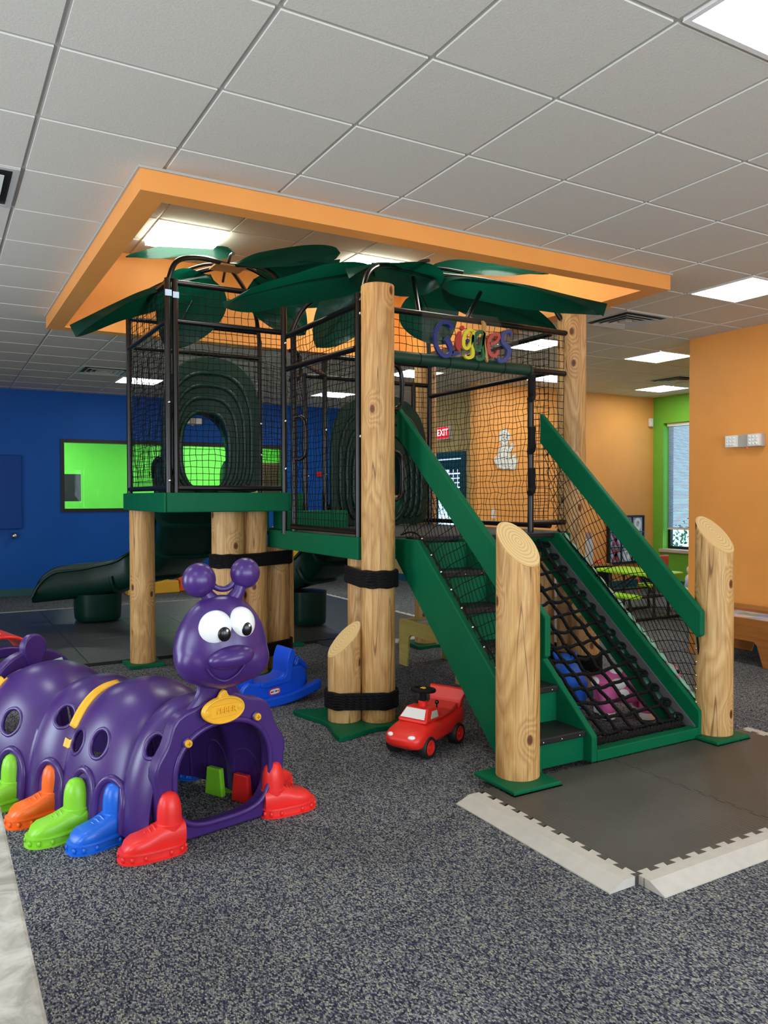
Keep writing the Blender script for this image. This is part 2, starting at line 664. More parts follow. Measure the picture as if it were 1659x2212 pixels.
def dup(root, loc, rz, label, group=None):
    r = root.copy()
    COL.objects.link(r)
    r.location = loc
    r.rotation_euler = (0, 0, rz)
    r['label'] = label
    if group:
        r['group'] = group
    for ch in list(root.children):
        c = ch.copy()
        COL.objects.link(c)
        c.parent = r
        for g in ch.children:
            d = g.copy()
            COL.objects.link(d)
            d.parent = c
    return r


def bake(o):
    """freeze an object's modifiers into its mesh"""
    dg = bpy.context.evaluated_depsgraph_get()
    me = bpy.data.meshes.new_from_object(o.evaluated_get(dg))
    o.modifiers.clear()
    o.data = me
    return o


def text_mesh(name, body, size, depth, mat, parent, mtx, align='CENTER', bold=0.0, sx=1.0):
    cu = bpy.data.curves.new(name, 'FONT')
    cu.body = body
    cu.size = size
    cu.extrude = depth
    cu.offset = bold
    cu.align_x = align
    cu.align_y = 'CENTER'
    t = bpy.data.objects.new(name + '_source', cu)
    COL.objects.link(t)
    dg = bpy.context.evaluated_depsgraph_get()
    dg.update()
    me = bpy.data.meshes.new_from_object(t.evaluated_get(dg))
    bpy.data.objects.remove(t)
    bpy.data.curves.remove(cu)
    me.materials.clear()
    me.materials.append(mat)
    me.transform(mtx @ Matrix.Diagonal((sx, 1, 1, 1)))
    o = bpy.data.objects.new(name, me)
    COL.objects.link(o)
    if parent is not None:
        o.parent = parent
        o.matrix_parent_inverse = parent.matrix_basis.inverted()
    return o


def frame_matrix(origin, xdir, zdir):
    """local x along xdir, local z (out of the page) along zdir"""
    x = V(xdir).normalized()
    z = V(zdir).normalized()
    y = z.cross(x).normalized()
    x = y.cross(z)
    return Matrix(((x.x, y.x, z.x, origin[0]), (x.y, y.y, z.y, origin[1]), (x.z, y.z, z.z, origin[2]), (0, 0, 0, 1)))


def net(bm, c00, c10, c11, c01, nu, nv, r=0.0026, diamond=False, jit=0.25, bulge=0.02, seed=0):
    """netting on the patch c00-c10 (along u), c01-c11: nu x nv meshes, square or diamond, slack and uneven"""
    c00, c10, c11, c01 = map(V, (c00, c10, c11, c01))
    nrm = (c10 - c00).cross(c01 - c00).normalized()
    su = (c10 - c00).length / nu
    sv = (c01 - c00).length / nv

    def P(a, b):
        u, v = a / nu, b / nv
        p = (c00 * (1 - u) + c10 * u) * (1 - v) + (c01 * (1 - u) + c11 * u) * v
        e = min(1.0, 6 * min(u, 1 - u, v, 1 - v) + 0.15)
        q = V((a * 0.45 + seed, b * 0.45, seed * 1.7))
        n1 = noise.noise_vector(q)
        n2 = noise.noise_vector(V((a * 1.9 + seed * 3, b * 1.9, 5)))
        d = nrm * (n1.x * bulge * e)
        d += (c10 - c00).normalized() * su * (n1.y * jit + n2.x * jit * 0.5) * e
        d += (c01 - c00).normalized() * sv * (n1.z * jit + n2.y * jit * 0.4) * e
        return p + d

    def strand(pp):
        tube(bm, pp, r, 3, caps=False)
    if not diamond:
        for i in range(nu + 1):
            strand([P(i, j) for j in range(nv + 1)])
        for j in range(nv + 1):
            strand([P(i, j) for i in range(nu + 1)])
    else:
        for s in range(-nv + 1, nu):
            pp = [P(s + k, k) for k in range(nv + 1) if 0 <= s + k <= nu]
            if len(pp) > 1:
                strand(pp)
        for s in range(1, nu + nv):
            pp = [P(s - k, k) for k in range(nv + 1) if 0 <= s - k <= nu]
            if len(pp) > 1:
                strand(pp)
    return bm


def arch_outline(cx, cz, hw, hside, htop, n=40, p=2.0):
    """closed outline (u, z) of a door-like arch: flat foot at cz, straight sides to hside, rounded head to htop"""
    out = []
    for k in range(n + 1):
        a = PI * k / n
        c, s = math.cos(a), math.sin(a)
        out.append((cx - hw * math.copysign(abs(c) ** (2 / p), c), hside + (htop - hside) * abs(s) ** (2 / p)))
    m = n // 2
    return out, [(cx + hw, cz), (cx - hw, cz)]


# ------------------------------------------------------------------ the setting
CZ = 3.13
T = 0.6096


def GX(i):
    return T * (i - 0.324)


def GY(j):
    return T * (j + 2.043)


bm = B()
box(bm, (-3.2, -3.2, -0.1), (11.0, 16.6, 0.0))
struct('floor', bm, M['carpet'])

SO = (0.906, 3.965, 4.72, 7.65)      # soffit outline x0 y0 x1 y1
SI = (1.04, 4.085, 4.545, 7.50)      # its opening


def ceiling_tiles(bm, x0, y0, x1, y1, z, gx, gy, skip=None):
    """drop-in tiles standing 8 mm proud of the tee bars, clipped to the rectangle"""
    for i in range(-8, 24):
        for j in range(-10, 22):
            a, b = max(gx(i) + 0.011, x0), min(gx(i + 1) - 0.011, x1)
            c, d = max(gy(j) + 0.011, y0), min(gy(j + 1) - 0.011, y1)
            if b - a < 0.01 or d - c < 0.01:
                continue
            rects = [(a, c, b, d)]
            if skip:
                rects = []
                sx0, sy0, sx1, sy1 = skip
                if b <= sx0 or a >= sx1 or d <= sy0 or c >= sy1:
                    rects = [(a, c, b, d)]
                else:
                    if a < sx0:
                        rects.append((a, c, sx0, d))
                    if b > sx1:
                        rects.append((sx1, c, b, d))
                    aa, bb = max(a, sx0), min(b, sx1)
                    if c < sy0:
                        rects.append((aa, c, bb, sy0))
                    if d > sy1:
                        rects.append((aa, sy1, bb, d))
            for r in rects:
                n0 = len(bm.faces)
                box(bm, (r[0], r[1], z), (r[2], r[3], z + 0.03))
                bm.faces.ensure_lookup_table()
                for f in bm.faces[n0:]:
                    f.material_index = 0
                    f.normal_update()
                    if abs(f.normal.z) < 0.5:
                        f.material_index = 1


bm = B()
ceiling_tiles(bm, -3.2, -3.2, 10.46, 13.05, CZ, GX, GY, SO)
n0 = len(bm.faces)
for lo, hi in (((-3.2, -3.2), (11, SO[1])), ((-3.2, SO[3]), (11, 13.2)), ((-3.2, SO[1]), (SO[0], SO[3])), ((SO[2], SO[1]), (11, SO[3]))):
    box(bm, (lo[0], lo[1], CZ + 0.008), (hi[0], hi[1], CZ + 0.06))
bm.faces.ensure_lookup_table()
for f in bm.faces[n0:]:
    f.material_index = 2
struct('ceiling', bm, [M['ceiling'], M['tedge'], M['tbar']])

RZ = 3.75
bm = B()
RX = lambda i: 1.61 + T * (i - 0)
RY = lambda j: 6.44 + T * (j - 0)
ceiling_tiles(bm, SI[0], SI[1], SI[2], SI[3], RZ, RX, RY)
n0 = len(bm.faces)
box(bm, (SI[0] - 0.1, SI[1] - 0.1, RZ + 0.006), (SI[2] + 0.1, SI[3] + 0.1, RZ + 0.06))
bm.faces.ensure_lookup_table()
for f in bm.faces[n0:]:
    f.material_index = 2
struct('ceiling_recess', bm, [M['ceiling'], M['tedge'], M['tbar']])

bm = B()
plate_hole(bm, [(SO[0], SO[1], 0), (SO[2], SO[1], 0), (SO[2], SO[3], 0), (SO[0], SO[3], 0)],
           [(SI[0], SI[1], 0), (SI[2], SI[1], 0), (SI[2], SI[3], 0), (SI[0], SI[3], 0)], (0, 0, RZ + 0.01 - 3.012))
bmesh.ops.translate(bm, verts=bm.verts, vec=(0, 0, 3.012))
struct('trim_1', bm, M['orange'])
bm = B()
e = 0.012
plate_hole(bm, [(SO[0] - e, SO[1] - e, 0), (SO[2] + e, SO[1] - e, 0), (SO[2] + e, SO[3] + e, 0), (SO[0] - e, SO[3] + e, 0)],
           [(SO[0], SO[1], 0), (SO[2], SO[1], 0), (SO[2], SO[3], 0), (SO[0], SO[3], 0)], (0, 0, 0.012))
bmesh.ops.translate(bm, verts=bm.verts, vec=(0, 0, CZ - 0.012))
struct('trim_2', bm, M['tbar'])

# back wall (blue) with the viewing window into the green room
WY = 13.05
wx0, wx1, wz0, wz1 = 1.74, 5.46, 1.27, 2.395
bm = B()
for lo, hi in (((-3.2, 0), (wx0, CZ + 0.05)), ((wx1, 0), (7.4, CZ + 0.05)), ((wx0, 0), (wx1, wz0)), ((wx0, wz1), (wx1, CZ + 0.05))):
    box(bm, (lo[0], WY, lo[1]), (hi[0], WY + 0.14, hi[1]))
struct('wall_back', bm, M['blue'])
bm = B()
o_ = [(wx0 - 0.01, WY - 0.02, wz0 - 0.01), (wx1 + 0.01, WY - 0.02, wz0 - 0.01), (wx1 + 0.01, WY - 0.02, wz1 + 0.01), (wx0 - 0.01, WY - 0.02, wz1 + 0.01)]
i_ = [(wx0 + 0.045, WY - 0.02, wz0 + 0.045), (wx1 - 0.045, WY - 0.02, wz0 + 0.045), (wx1 - 0.045, WY - 0.02, wz1 - 0.045), (wx0 + 0.045, WY - 0.02, wz1 - 0.045)]
plate_hole(bm, o_, i_, (0, 0.13, 0))
w1 = struct('window_1', bm, M['black_frame'])
bm = B()
box(bm, (wx0 + 0.03, WY + 0.05, wz0 + 0.03), (wx1 - 0.03, WY + 0.056, wz1 - 0.03))
struct('window_pane', bm, M['glass'], parent=w1)
# the green room behind it
bm = B()
box(bm, (-0.6, 16.4, 0), (7.6, 16.5, 3.0))
struct('wall_green_room', bm, M['lime_wall'])
bm = B()
box(bm, (-0.7, 13.19, 0), (-0.6, 16.5, 3.0))
struct('wall_green_room_left', bm, M['lime_wall'])
bm = B()
box(bm, (7.5, 13.19, 0), (7.6, 16.5, 3.0))
struct('wall_green_room_right', bm, M['lime_wall'])
bm = B()
box(bm, (-0.7, 13.19, 3.0), (7.6, 16.5, 3.05))
bm2 = bm
struct('ceiling_green_room', bm, M['ceiling'])

# right hand wall, far nook walls
bm = B()
box(bm, (6.87, -3.2, 0), (10.46, 5.52, CZ + 0.05))
struct('wall_right', bm, M['orange'])
bm = B()
box(bm, (6.79, 9.12, 0), (10.6, 9.27, CZ + 0.05))
struct('wall_far', bm, M['orange2'])
bm = B()
dy0, dy1, dz1 = 10.05, 11.05, 2.16
for lo, hi in (((9.27, 0), (dy0, CZ + 0.05)), ((dy1, 0), (13.2, CZ + 0.05)), ((dy0, dz1), (dy1, CZ + 0.05))):
    box(bm, (7.25, lo[0], lo[1]), (7.39, hi[0], hi[1]))
struct('wall_tan', bm, M['tan'])
# the blue entrance door
bm = B()
for lo, hi in (((dy0 - 0.05, 0), (dy0 + 0.05, dz1 + 0.05)), ((dy1 - 0.05, 0), (dy1 + 0.05, dz1 + 0.05)), ((dy0 + 0.05, dz1 - 0.05), (dy1 - 0.05, dz1 + 0.05))):
    box(bm, (7.22, lo[0], lo[1]), (7.41, hi[0], hi[1]))
for lo, hi in (((dy0 + 0.06, 0.02), (dy0 + 0.16, 2.09)), ((dy1 - 0.16, 0.02), (dy1 - 0.06, 2.09)), ((dy0 + 0.16, 0.02), (dy1 - 0.16, 0.3)), ((dy0 + 0.16, 1.93), (dy1 - 0.16, 2.09))):
    box(bm, (7.28, lo[0], lo[1]), (7.33, hi[0], hi[1]))
d1 = struct('door_1', bm, plain('blue_door_paint', '12506f', 0.4, var=0.03), bevel=0.004)
bm = B()
box(bm, (7.30, dy0 + 0.15, 0.29), (7.308, dy1 - 0.15, 1.94))
struct('door_glass', bm, M['glass'], parent=d1)
bm = B()
for z in [1.2 + 0.075 * k for k in range(10)]:
    y = dy0 + 0.17
    k = 0
    while y < dy1 - 0.5:
        box(bm, (7.32, y, z), (7.326, y + 0.1, z + 0.055))
        y += 0.12
        k += 1
struct('door_notices', bm, plain('violet_print', '6b63a0', 0.6, var=0.15, vscale=30), parent=d1)

gy0, gy1, gz0, gz1 = 7.25, 8.915, 0.62, 2.69
GXW = 10.46
bm = B()
for lo, hi in (((5.3, 0), (gy0, CZ + 0.05)), ((gy1, 0), (9.27, CZ + 0.05)), ((gy0, 0), (gy1, gz0)), ((gy0, gz1), (gy1, CZ + 0.05))):
    box(bm, (GXW, lo[0], lo[1]), (GXW + 0.2, hi[0], hi[1]))
struct('wall_window_side', bm, M['green_wall'])
bm = B()
plate_hole(bm, [(GXW + 0.13, gy0, gz0), (GXW + 0.13, gy1, gz0), (GXW + 0.13, gy1, gz1), (GXW + 0.13, gy0, gz1)],
           [(GXW + 0.13, gy0 + 0.05, gz0 + 0.05), (GXW + 0.13, gy1 - 0.05, gz0 + 0.05), (GXW + 0.13, gy1 - 0.05, gz1 - 0.05), (GXW + 0.13, gy0 + 0.05, gz1 - 0.05)], (0.06, 0, 0))
w2 = struct('window_2', bm, M['black_frame'])
bm = B()
box(bm, (GXW + 0.16, gy0 + 0.04, gz0 + 0.04), (GXW + 0.166, gy1 - 0.04, gz1 - 0.04))
struct('window_pane', bm, M['glass'], parent=w2)
bm = B()
box(bm, (GXW - 0.04, gy0 - 0.06, gz0 - 0.05), (GXW + 0.14, gy1 + 0.05, gz0 + 0.004))
part_label(struct('window_sill', bm, plain('pale_sill', 'd8c4b4', 0.4, var=0.02), parent=w2, bevel=0.006), 'pale window sill')
# room closure out of the frame: walls with windows made up for the added light
def wall_with_added_windows(name, fixed, spans, lo, hi, axis, n0):
    bm = B()
    z0, z1 = 0.4, 2.5
    cur = lo
    F_ = (lambda a, b, c, d: box(bm, (a, fixed - 0.1, c), (b, fixed, d))) if axis == 0 else (lambda a, b, c, d: box(bm, (fixed - 0.1, a, c), (fixed, b, d)))
    for a, b in spans:
        F_(cur, a, 0, CZ + 0.05)
        F_(a, b, 0, z0)
        F_(a, b, z1, CZ + 0.05)
        cur = b
    F_(cur, hi, 0, CZ + 0.05)
    struct(name, bm, M['orange2'])
    for k, (a, b) in enumerate(spans):
        bm = B()
        q = (lambda u, z: (u, fixed - 0.09, z)) if axis == 0 else (lambda u, z: (fixed - 0.09, u, z))
        plate_hole(bm, [q(a, z0), q(b, z0), q(b, z1), q(a, z1)], [q(a + 0.05, z0 + 0.05), q(b - 0.05, z0 + 0.05), q(b - 0.05, z1 - 0.05), q(a + 0.05, z1 - 0.05)], (0, 0.05, 0) if axis == 0 else (0.05, 0, 0))
        struct('window_%d' % (n0 + k), bm, M['black_frame'])  # unseen frame, made up to hold an added light


wall_with_added_windows('wall_front', -3.2, [(-2.2 + 2.7 * k, -0.2 + 2.7 * k) for k in range(3)], -3.3, 7.0, 0, 3)
wall_with_added_windows('wall_left', -3.2, [(0.5 + 4.0 * k, 2.5 + 4.0 * k) for k in range(2)], -3.3, 13.2, 1, 6)
# baseboards
bm = B()
box(bm, (-3.2, WY - 0.015, 0), (7.25, WY, 0.11))
struct('baseboard_back', bm, plain('green_teal_baseboard', '1c5458', 0.5, var=0.03))
bm = B()
box(bm, (7.235, 9.27, 0), (7.25, dy0 - 0.05, 0.12))
box(bm, (7.235, dy1 + 0.05, 0), (7.25, 13.03, 0.12))
struct('baseboard_tan', bm, M['teal_base'])
bm = B()
box(bm, (6.79, 9.105, 0), (10.45, 9.12, 0.12))
struct('baseboard_far', bm, M['teal_base'])
bm = B()
box(bm, (10.445, 5.53, 0), (10.46, 9.1, 0.12))
struct('baseboard_window_side', bm, M['teal_base'])
bm = B()
box(bm, (6.855, -3.2, 0), (6.87, 5.52, 0.12))
struct('baseboard_right', bm, M['teal_base'])


# ------------------------------------------------------------------ ceiling lights and vents
def ceiling_light(x, y, z, label, mat, sx=0.59, sy=0.59, group='recessed ceiling lights', drop=0.005):
    t = thing('ceiling_light', label, 'ceiling light', (x, y, z), group)
    bm = B()
    a, b = sx / 2, sy / 2
    plate_hole(bm, [(x - a, y - b, z - 0.006), (x + a, y - b, z - 0.006), (x + a, y + b, z - 0.006), (x - a, y + b, z - 0.006)],
               [(x - a + 0.022, y - b + 0.022, z - 0.006), (x + a - 0.022, y - b + 0.022, z - 0.006), (x + a - 0.022, y + b - 0.022, z - 0.006), (x - a + 0.022, y + b - 0.022, z - 0.006)], (0, 0, 0.005))
    obj('light_frame', bm, M['lightframe'], t)
    bm = B()
    box(bm, (x - a + 0.02, y - b + 0.02, z - drop), (x + a - 0.02, y + b - 0.02, z - 0.0015))
    obj('diffuser', bm, mat, t)
    return t


def tl(i, j):
    return GX(i + 0.5), GY(j + 0.5)


for i, j, lab in (
        (4, 0, 'bright square ceiling light cut off by the top right corner'),
        (9, 4, 'bright ceiling light right of the soffit, above the small orange strip of wall'),
        (9, 8.15, 'ceiling light glowing behind the colourful name sign'),
        (9, 12, 'ceiling light seen behind the tall front log and grab handle'),
        (12, 7.95, 'ceiling light beside the upper edge of the orange right wall'),
        (15.65, 11, 'small distant ceiling light over the green wall'),
        (12.1, 11, 'distant ceiling light just left of the tall right log'),
        (4, 16, 'ceiling light by the blue wall, left of the net tower'),
        (9, 16, 'ceiling light by the blue wall, seen through the lower side net'),
        (9, -1, 'ceiling light out of frame to the right of the photographer'),
        (4, -4, 'ceiling light out of frame behind the photographer'),
        (-1, 0, 'ceiling light out of frame left of the photographer'),
        (-1, 5, 'ceiling light out of frame over the crawl tunnel'),
        (-1, 11, 'ceiling light out of frame left of the green slide')):
    x, y = tl(i, j)
    ceiling_light(x, y, CZ, lab, M['diffuser'])
for x, y, lab in ((1.915, 6.745, 'ceiling light in the orange recess above the left leaves'),
                  (3.74, 6.745, 'ceiling light in the orange recess behind the right leaf crown'),
                  (1.915, 4.92, 'recess ceiling light hidden by the near left soffit edge'),  # this lamp and the next are unseen, added to light the leaves
                  (3.74, 4.92, 'recess ceiling light hidden by the near right soffit edge')):
    ceiling_light(x, y, RZ, lab, M['recess_diffuser'], group='lights in the orange recess', drop=0.05)
for x in (1.6, 5.2):
    ceiling_light(x, 14.9, 3.0, 'ceiling light in the green room, %s part' % ('left' if x < 3 else 'right'), emit('green_room_diffuser', 'fffdf0', 42.0), 1.19, 0.59, group='green room lights')


def ceiling_vent(x, y, label, s=0.585, z=CZ):
    t = thing('ceiling_vent', label, 'air vent', (x, y, z), 'square ceiling vents')
    bm = B()
    box(bm, (x - s / 2 + 0.02, y - s / 2 + 0.02, z - 0.002), (x + s / 2 - 0.02, y + s / 2 - 0.02, z - 0.0005))
    obj('vent_backing', bm, M['vent_dark'], t)  # dark sheet standing in for the shade behind the louvers

    def sq(r, zz):
        return [(x - r, y - r, zz), (x + r, y - r, zz), (x + r, y + r, zz), (x - r, y + r, zz)]
    bm = B()
    plate_hole(bm, sq(s / 2, z - 0.008), sq(s / 2 - 0.03, z - 0.008), (0, 0, 0.007))
    obj('vent_frame', bm, M['vent'], t)
    for k, r in enumerate((0.225, 0.165, 0.105)):
        bm = B()
        a = [bm.verts.new(p) for p in sq(r, z - 0.022)]
        b = [bm.verts.new(p) for p in sq(r - 0.034, z - 0.004)]
        for q in range(4):
            bm.faces.new((a[q], a[(q + 1) % 4], b[(q + 1) % 4], b[q]))
        obj('louver', bm, M['vent'], t, solid=0.003)
    bm = B()
    box(bm, (x - 0.04, y - 0.04, z - 0.02), (x + 0.04, y + 0.04, z - 0.004))
    obj('louver', bm, M['vent'], t)
    return t


ceiling_vent(*tl(9, 6), 'square louvred ceiling vent right of the tall right log top')
ceiling_vent(*tl(3, 14.85), 'ceiling vent near the blue wall, left of the net tower')
ceiling_vent(*tl(14.7, 9.75), 'small distant ceiling vent above the far green wall')
ceiling_vent(*tl(0, 5), 'ceiling vent cut off by the left edge of the photo')


# ------------------------------------------------------------------ the play structure (bolted together: one thing)
PS = thing('play_structure', 'indoor play tower with pine logs, green boards, black nets, slides and leaf canopy', 'play structure', (3.0, 5.4, 0))
ZL, ZU = 1.225, 1.53
LX0, LX1, LY0, LY1 = 2.47, 4.30, 4.57, 6.48
UX0, UX1, UY0, UY1 = 1.50, 2.46, 5.83, 7.22
log_no = [0]


def pine_log(x, y, r, z0, z1, cut=None, tone=None):
    """log post; cut = (dx, dy): the sawn top falls at 45 degrees towards that side"""
    k = log_no[0] if tone is None else tone
    log_no[0] += 1
    bm = B()
    n = 40
    rings = []
    zs = [z0 + (z1 - z0) * i / 12 for i in range(13)]
    ph = rnd.random() * 6
    for i, z in enumerate(zs):
        ring = []
        for q in range(n):
            a = 2 * PI * q / n
            rr = r * (1 + 0.012 * math.sin(2 * a + ph + z * 1.3) + 0.006 * noise.noise(V((math.cos(a) * 2 + ph, math.sin(a) * 2, z * 2))))
            px_, py_ = rr * math.cos(a), rr * math.sin(a)
            zz = z
            if cut and i == 12:
                zz = z1 - (px_ * cut[0] + py_ * cut[1]) - r
            ring.append(bm.verts.new((x + px_, y + py_, zz)))
        rings.append(ring)
    if cut:
        for q in range(n):
            for i in range(12):
                v = rings[i][q]
                v.co.z = z0 + (rings[12][q].co.z - z0) * i / 12
    for a, b in zip(rings, rings[1:]):
        for q in range(n):
            l = (q + 1) % n
            bm.faces.new((a[q], a[l], b[l], b[q]))
    bm.faces.new(list(reversed(rings[0])))
    top = [v.co.copy() for v in rings[-1]]
    cap = bm.faces.new(rings[-1])
    lg = obj('log_post', bm, M['logs'][k % 3], PS, smooth=True, bevel=0.004, origin=(x, y, z0))
    bm = B()
    c = sum(top, V()) / n
    up = (top[n // 4] - top[0]).cross(top[n // 2] - top[0]).normalized()
    if up.z < 0:
        up = -up
    vv = [bm.verts.new(c + (p - c) * 0.972 + up * 0.0015) for p in top]
    bm.faces.new(vv)
    part_label(obj('sawn_end', bm, M['rings'], lg, origin=c + V((0.012, 0.01, -0.01))), 'pale sawn log end with growth rings')
    return lg


LOGS = dict(
    tall_front=(2.535, 4.475, 0.11, 0.03, 2.87, None, 0),
    tall_right=(4.384, 4.635, 0.11, 0.03, 2.92, None, 2),
    tall_rear=(4.30, 6.62, 0.11, 0.03, 2.9, None, 1),
    short_front=(2.340, 4.585, 0.11, 0.03, 0.67, (-1, 0), 1),
    deck_front=(2.60, 4.80, 0.11, 0.03, 1.075, None, 2),
    tower_left=(1.612, 7.10, 0.108, 0.03, 1.385, None, 0),
    tower_a=(2.085, 6.17, 0.128, 0.03, 1.385, None, 1),
    tower_b=(2.325, 6.21, 0.11, 0.03, 1.385, None, 0),
    deck_left=(2.575, 6.32, 0.11, 0.03, 1.075, None, 2),
    deck_back=(3.05, 7.33, 0.108, 0.03, 1.2, None, 0),
    deck_right=(4.25, 4.84, 0.11, 0.03, 1.075, None, 1),
    short_right=(4.31, 4.41, 0.11, 0.03, 0.8, (-1, 0), 0),
    post_a=(2.614, 3.152, 0.112, 0.055, 1.365, (0, -1), 0),
    post_b=(4.125, 3.125, 0.112, 0.055, 1.375, (0, -1), 1))
for nm, a in LOGS.items():
    pine_log(*a)


def base_plate(pts, z0=0.0, z1=0.032):
    bm = B()
    prism(bm, [(p[0], p[1], z0) for p in pts], (0, 0, z1 - z0))
    return obj('base_plate', bm, M['green'], PS, bevel=0.006)


def wavy(x0, y0, x1, y1, d=0.04, n=10):
    """plate outline with scooped sides"""
    c = [(x0, y0), (x1, y0), (x1, y1), (x0, y1)]
    cx, cy = (x0 + x1) / 2, (y0 + y1) / 2
    out = []
    for k in range(4):
        a, b = c[k], c[(k + 1) % 4]
        nx, ny = cx - (a[0] + b[0]) / 2, cy - (a[1] + b[1]) / 2
        l = math.hypot(nx, ny)
        for i in range(n):
            t = i / n
            s = d * math.sin(PI * t) ** 2
            out.append((a[0] + (b[0] - a[0]) * t + nx / l * s, a[1] + (b[1] - a[1]) * t + ny / l * s))
    return out


base_plate([(2.44, 2.965), (2.745, 2.965), (2.745, 3.30), (2.44, 3.30)], 0.036, 0.056)
base_plate([(3.96, 2.97), (4.26, 2.97), (4.26, 3.27), (3.96, 3.27)], 0.036, 0.056)
base_plate(wavy(2.13, 4.245, 2.76, 4.96, 0.07))
base_plate(wavy(1.46, 6.94, 1.77, 7.24, 0.01))
base_plate(wavy(1.95, 6.02, 2.72, 6.46, 0.03))
base_plate(wavy(2.88, 7.17, 3.22, 7.49, 0.02))
base_plate(wavy(4.08, 4.24, 4.58, 5.0, 0.04))
base_plate(wavy(4.1, 6.42, 4.5, 6.82, 0.02))


def rope_wrap(cs, z0, z1, turns, r=0.0125):
    """rope wound round the hull of several logs; cs = (x, y, radius)"""
    pts = []
    for cx, cy, cr in cs:
        for k in range(48):
            a = 2 * PI * k / 48
            pts.append((cx + (cr + r) * math.cos(a), cy + (cr + r) * math.sin(a)))
    pts = sorted(set(pts))

    def half(pp):
        h = []
        for p in pp:
            while len(h) >= 2 and (h[-1][0] - h[-2][0]) * (p[1] - h[-2][1]) - (h[-1][1] - h[-2][1]) * (p[0] - h[-2][0]) <= 0:
                h.pop()
            h.append(p)
        return h[:-1]
    hull = half(pts) + half(pts[::-1])
    bm = B()
    for k in range(turns):
        z = z0 + (z1 - z0) * (k + 0.5) / turns
        tube(bm, [(p[0], p[1], z + 0.003 * math.sin(i * 0.9 + k)) for i, p in enumerate(hull)], r * 1.05, 8, closed=True)
    return obj('rope_wrap', bm, M['rope'], PS, smooth=True)


def L2(*names):
    return [LOGS[n][:3] for n in names]


rope_wrap(L2('tall_front', 'deck_front'), 0.910, 1.018, 6)
rope_wrap(L2('tall_front', 'short_front'), 0.123, 0.229, 6)
rope_wrap(L2('tower_a', 'tower_b', 'deck_left'), 0.928, 1.034, 6)
rope_wrap(L2('tower_a', 'tower_b', 'deck_left'), 0.165, 0.275, 6)
rope_wrap(L2('tall_right', 'deck_right', 'short_right'), 0.18, 0.30, 6)

# --- decks
bm = B()
box(bm, (LX0 + 0.01, LY0 + 0.01, ZL - 0.05), (LX1 - 0.01, LY1 - 0.01, ZL))
ld = obj('lower_deck', bm, M['deck'], PS)
bm = B()
prism(bm, [(UX0 + 0.01, UY0 + 0.01, ZU - 0.05), (UX1 - 0.01, UY0 + 0.01, ZU - 0.05), (UX1 - 0.01, 6.25, ZU - 0.05), (2.77, 6.25, ZU - 0.05), (2.77, UY1 - 0.01, ZU - 0.05), (UX0 + 0.01, UY1 - 0.01, ZU - 0.05)], (0, 0, 0.05))
ud = obj('upper_deck', bm, M['deck'], PS)


def beam(lo, hi, name='deck_beam'):
    bm = B()
    box(bm, lo, hi)
    return obj(name, bm, M['green'], PS, bevel=0.008)


beam((LX0 - 0.02, LY0 + 0.03, ZL - 0.15), (LX0 + 0.02, 6.22, ZL), 'deck_beam')
beam((LX0 + 0.02, LY0 - 0.02, ZL - 0.15), (LX1, LY0 + 0.02, ZL - 0.012), 'deck_beam')
beam((LX1 - 0.02, LY0 + 0.02, ZL - 0.15), (LX1 + 0.02, LY1, ZL))
beam((LX0 + 0.1, LY1 - 0.02, ZL - 0.15), (LX1 - 0.02, LY1 + 0.02, ZL))
beam((UX0, UY0 - 0.02, ZU - 0.148), (UX1 + 0.02, UY0 + 0.02, ZU))
beam((UX0 - 0.02, UY0 - 0.02, ZU - 0.148), (UX0 + 0.0, UY1 + 0.02, ZU))
beam((UX0, UY1 - 0.02, ZU - 0.148), (2.77, UY1 + 0.02, ZU))
beam((UX1 - 0.02, UY0 + 0.02, ZU - 0.148), (UX1 + 0.02, 6.25, ZU))
beam((UX1 + 0.02, 6.23, ZU - 0.148), (2.79, 6.27, ZU))
beam((2.75, 6.27, ZU - 0.148), (2.79, UY1, ZU))
beam((2.42, 6.20, ZL - 0.02), (2.46, 6.9, ZU - 0.15), 'riser_board')
bm = B()
box(bm, (2.50, 5.92, ZL), (3.06, 6.22, ZL + 0.155))
obj('step_box', bm, M['green'], PS, bevel=0.008)

# --- black pipe frame
pr = 0.021


def pipe(pts, r=pr, name='pipe_rail', mat='pipe', smoothn=0):
    bm = B()
    tube(bm, crom(pts, smoothn) if smoothn else pts, r, 10)
    return obj(name, bm, M[mat], PS, smooth=True)


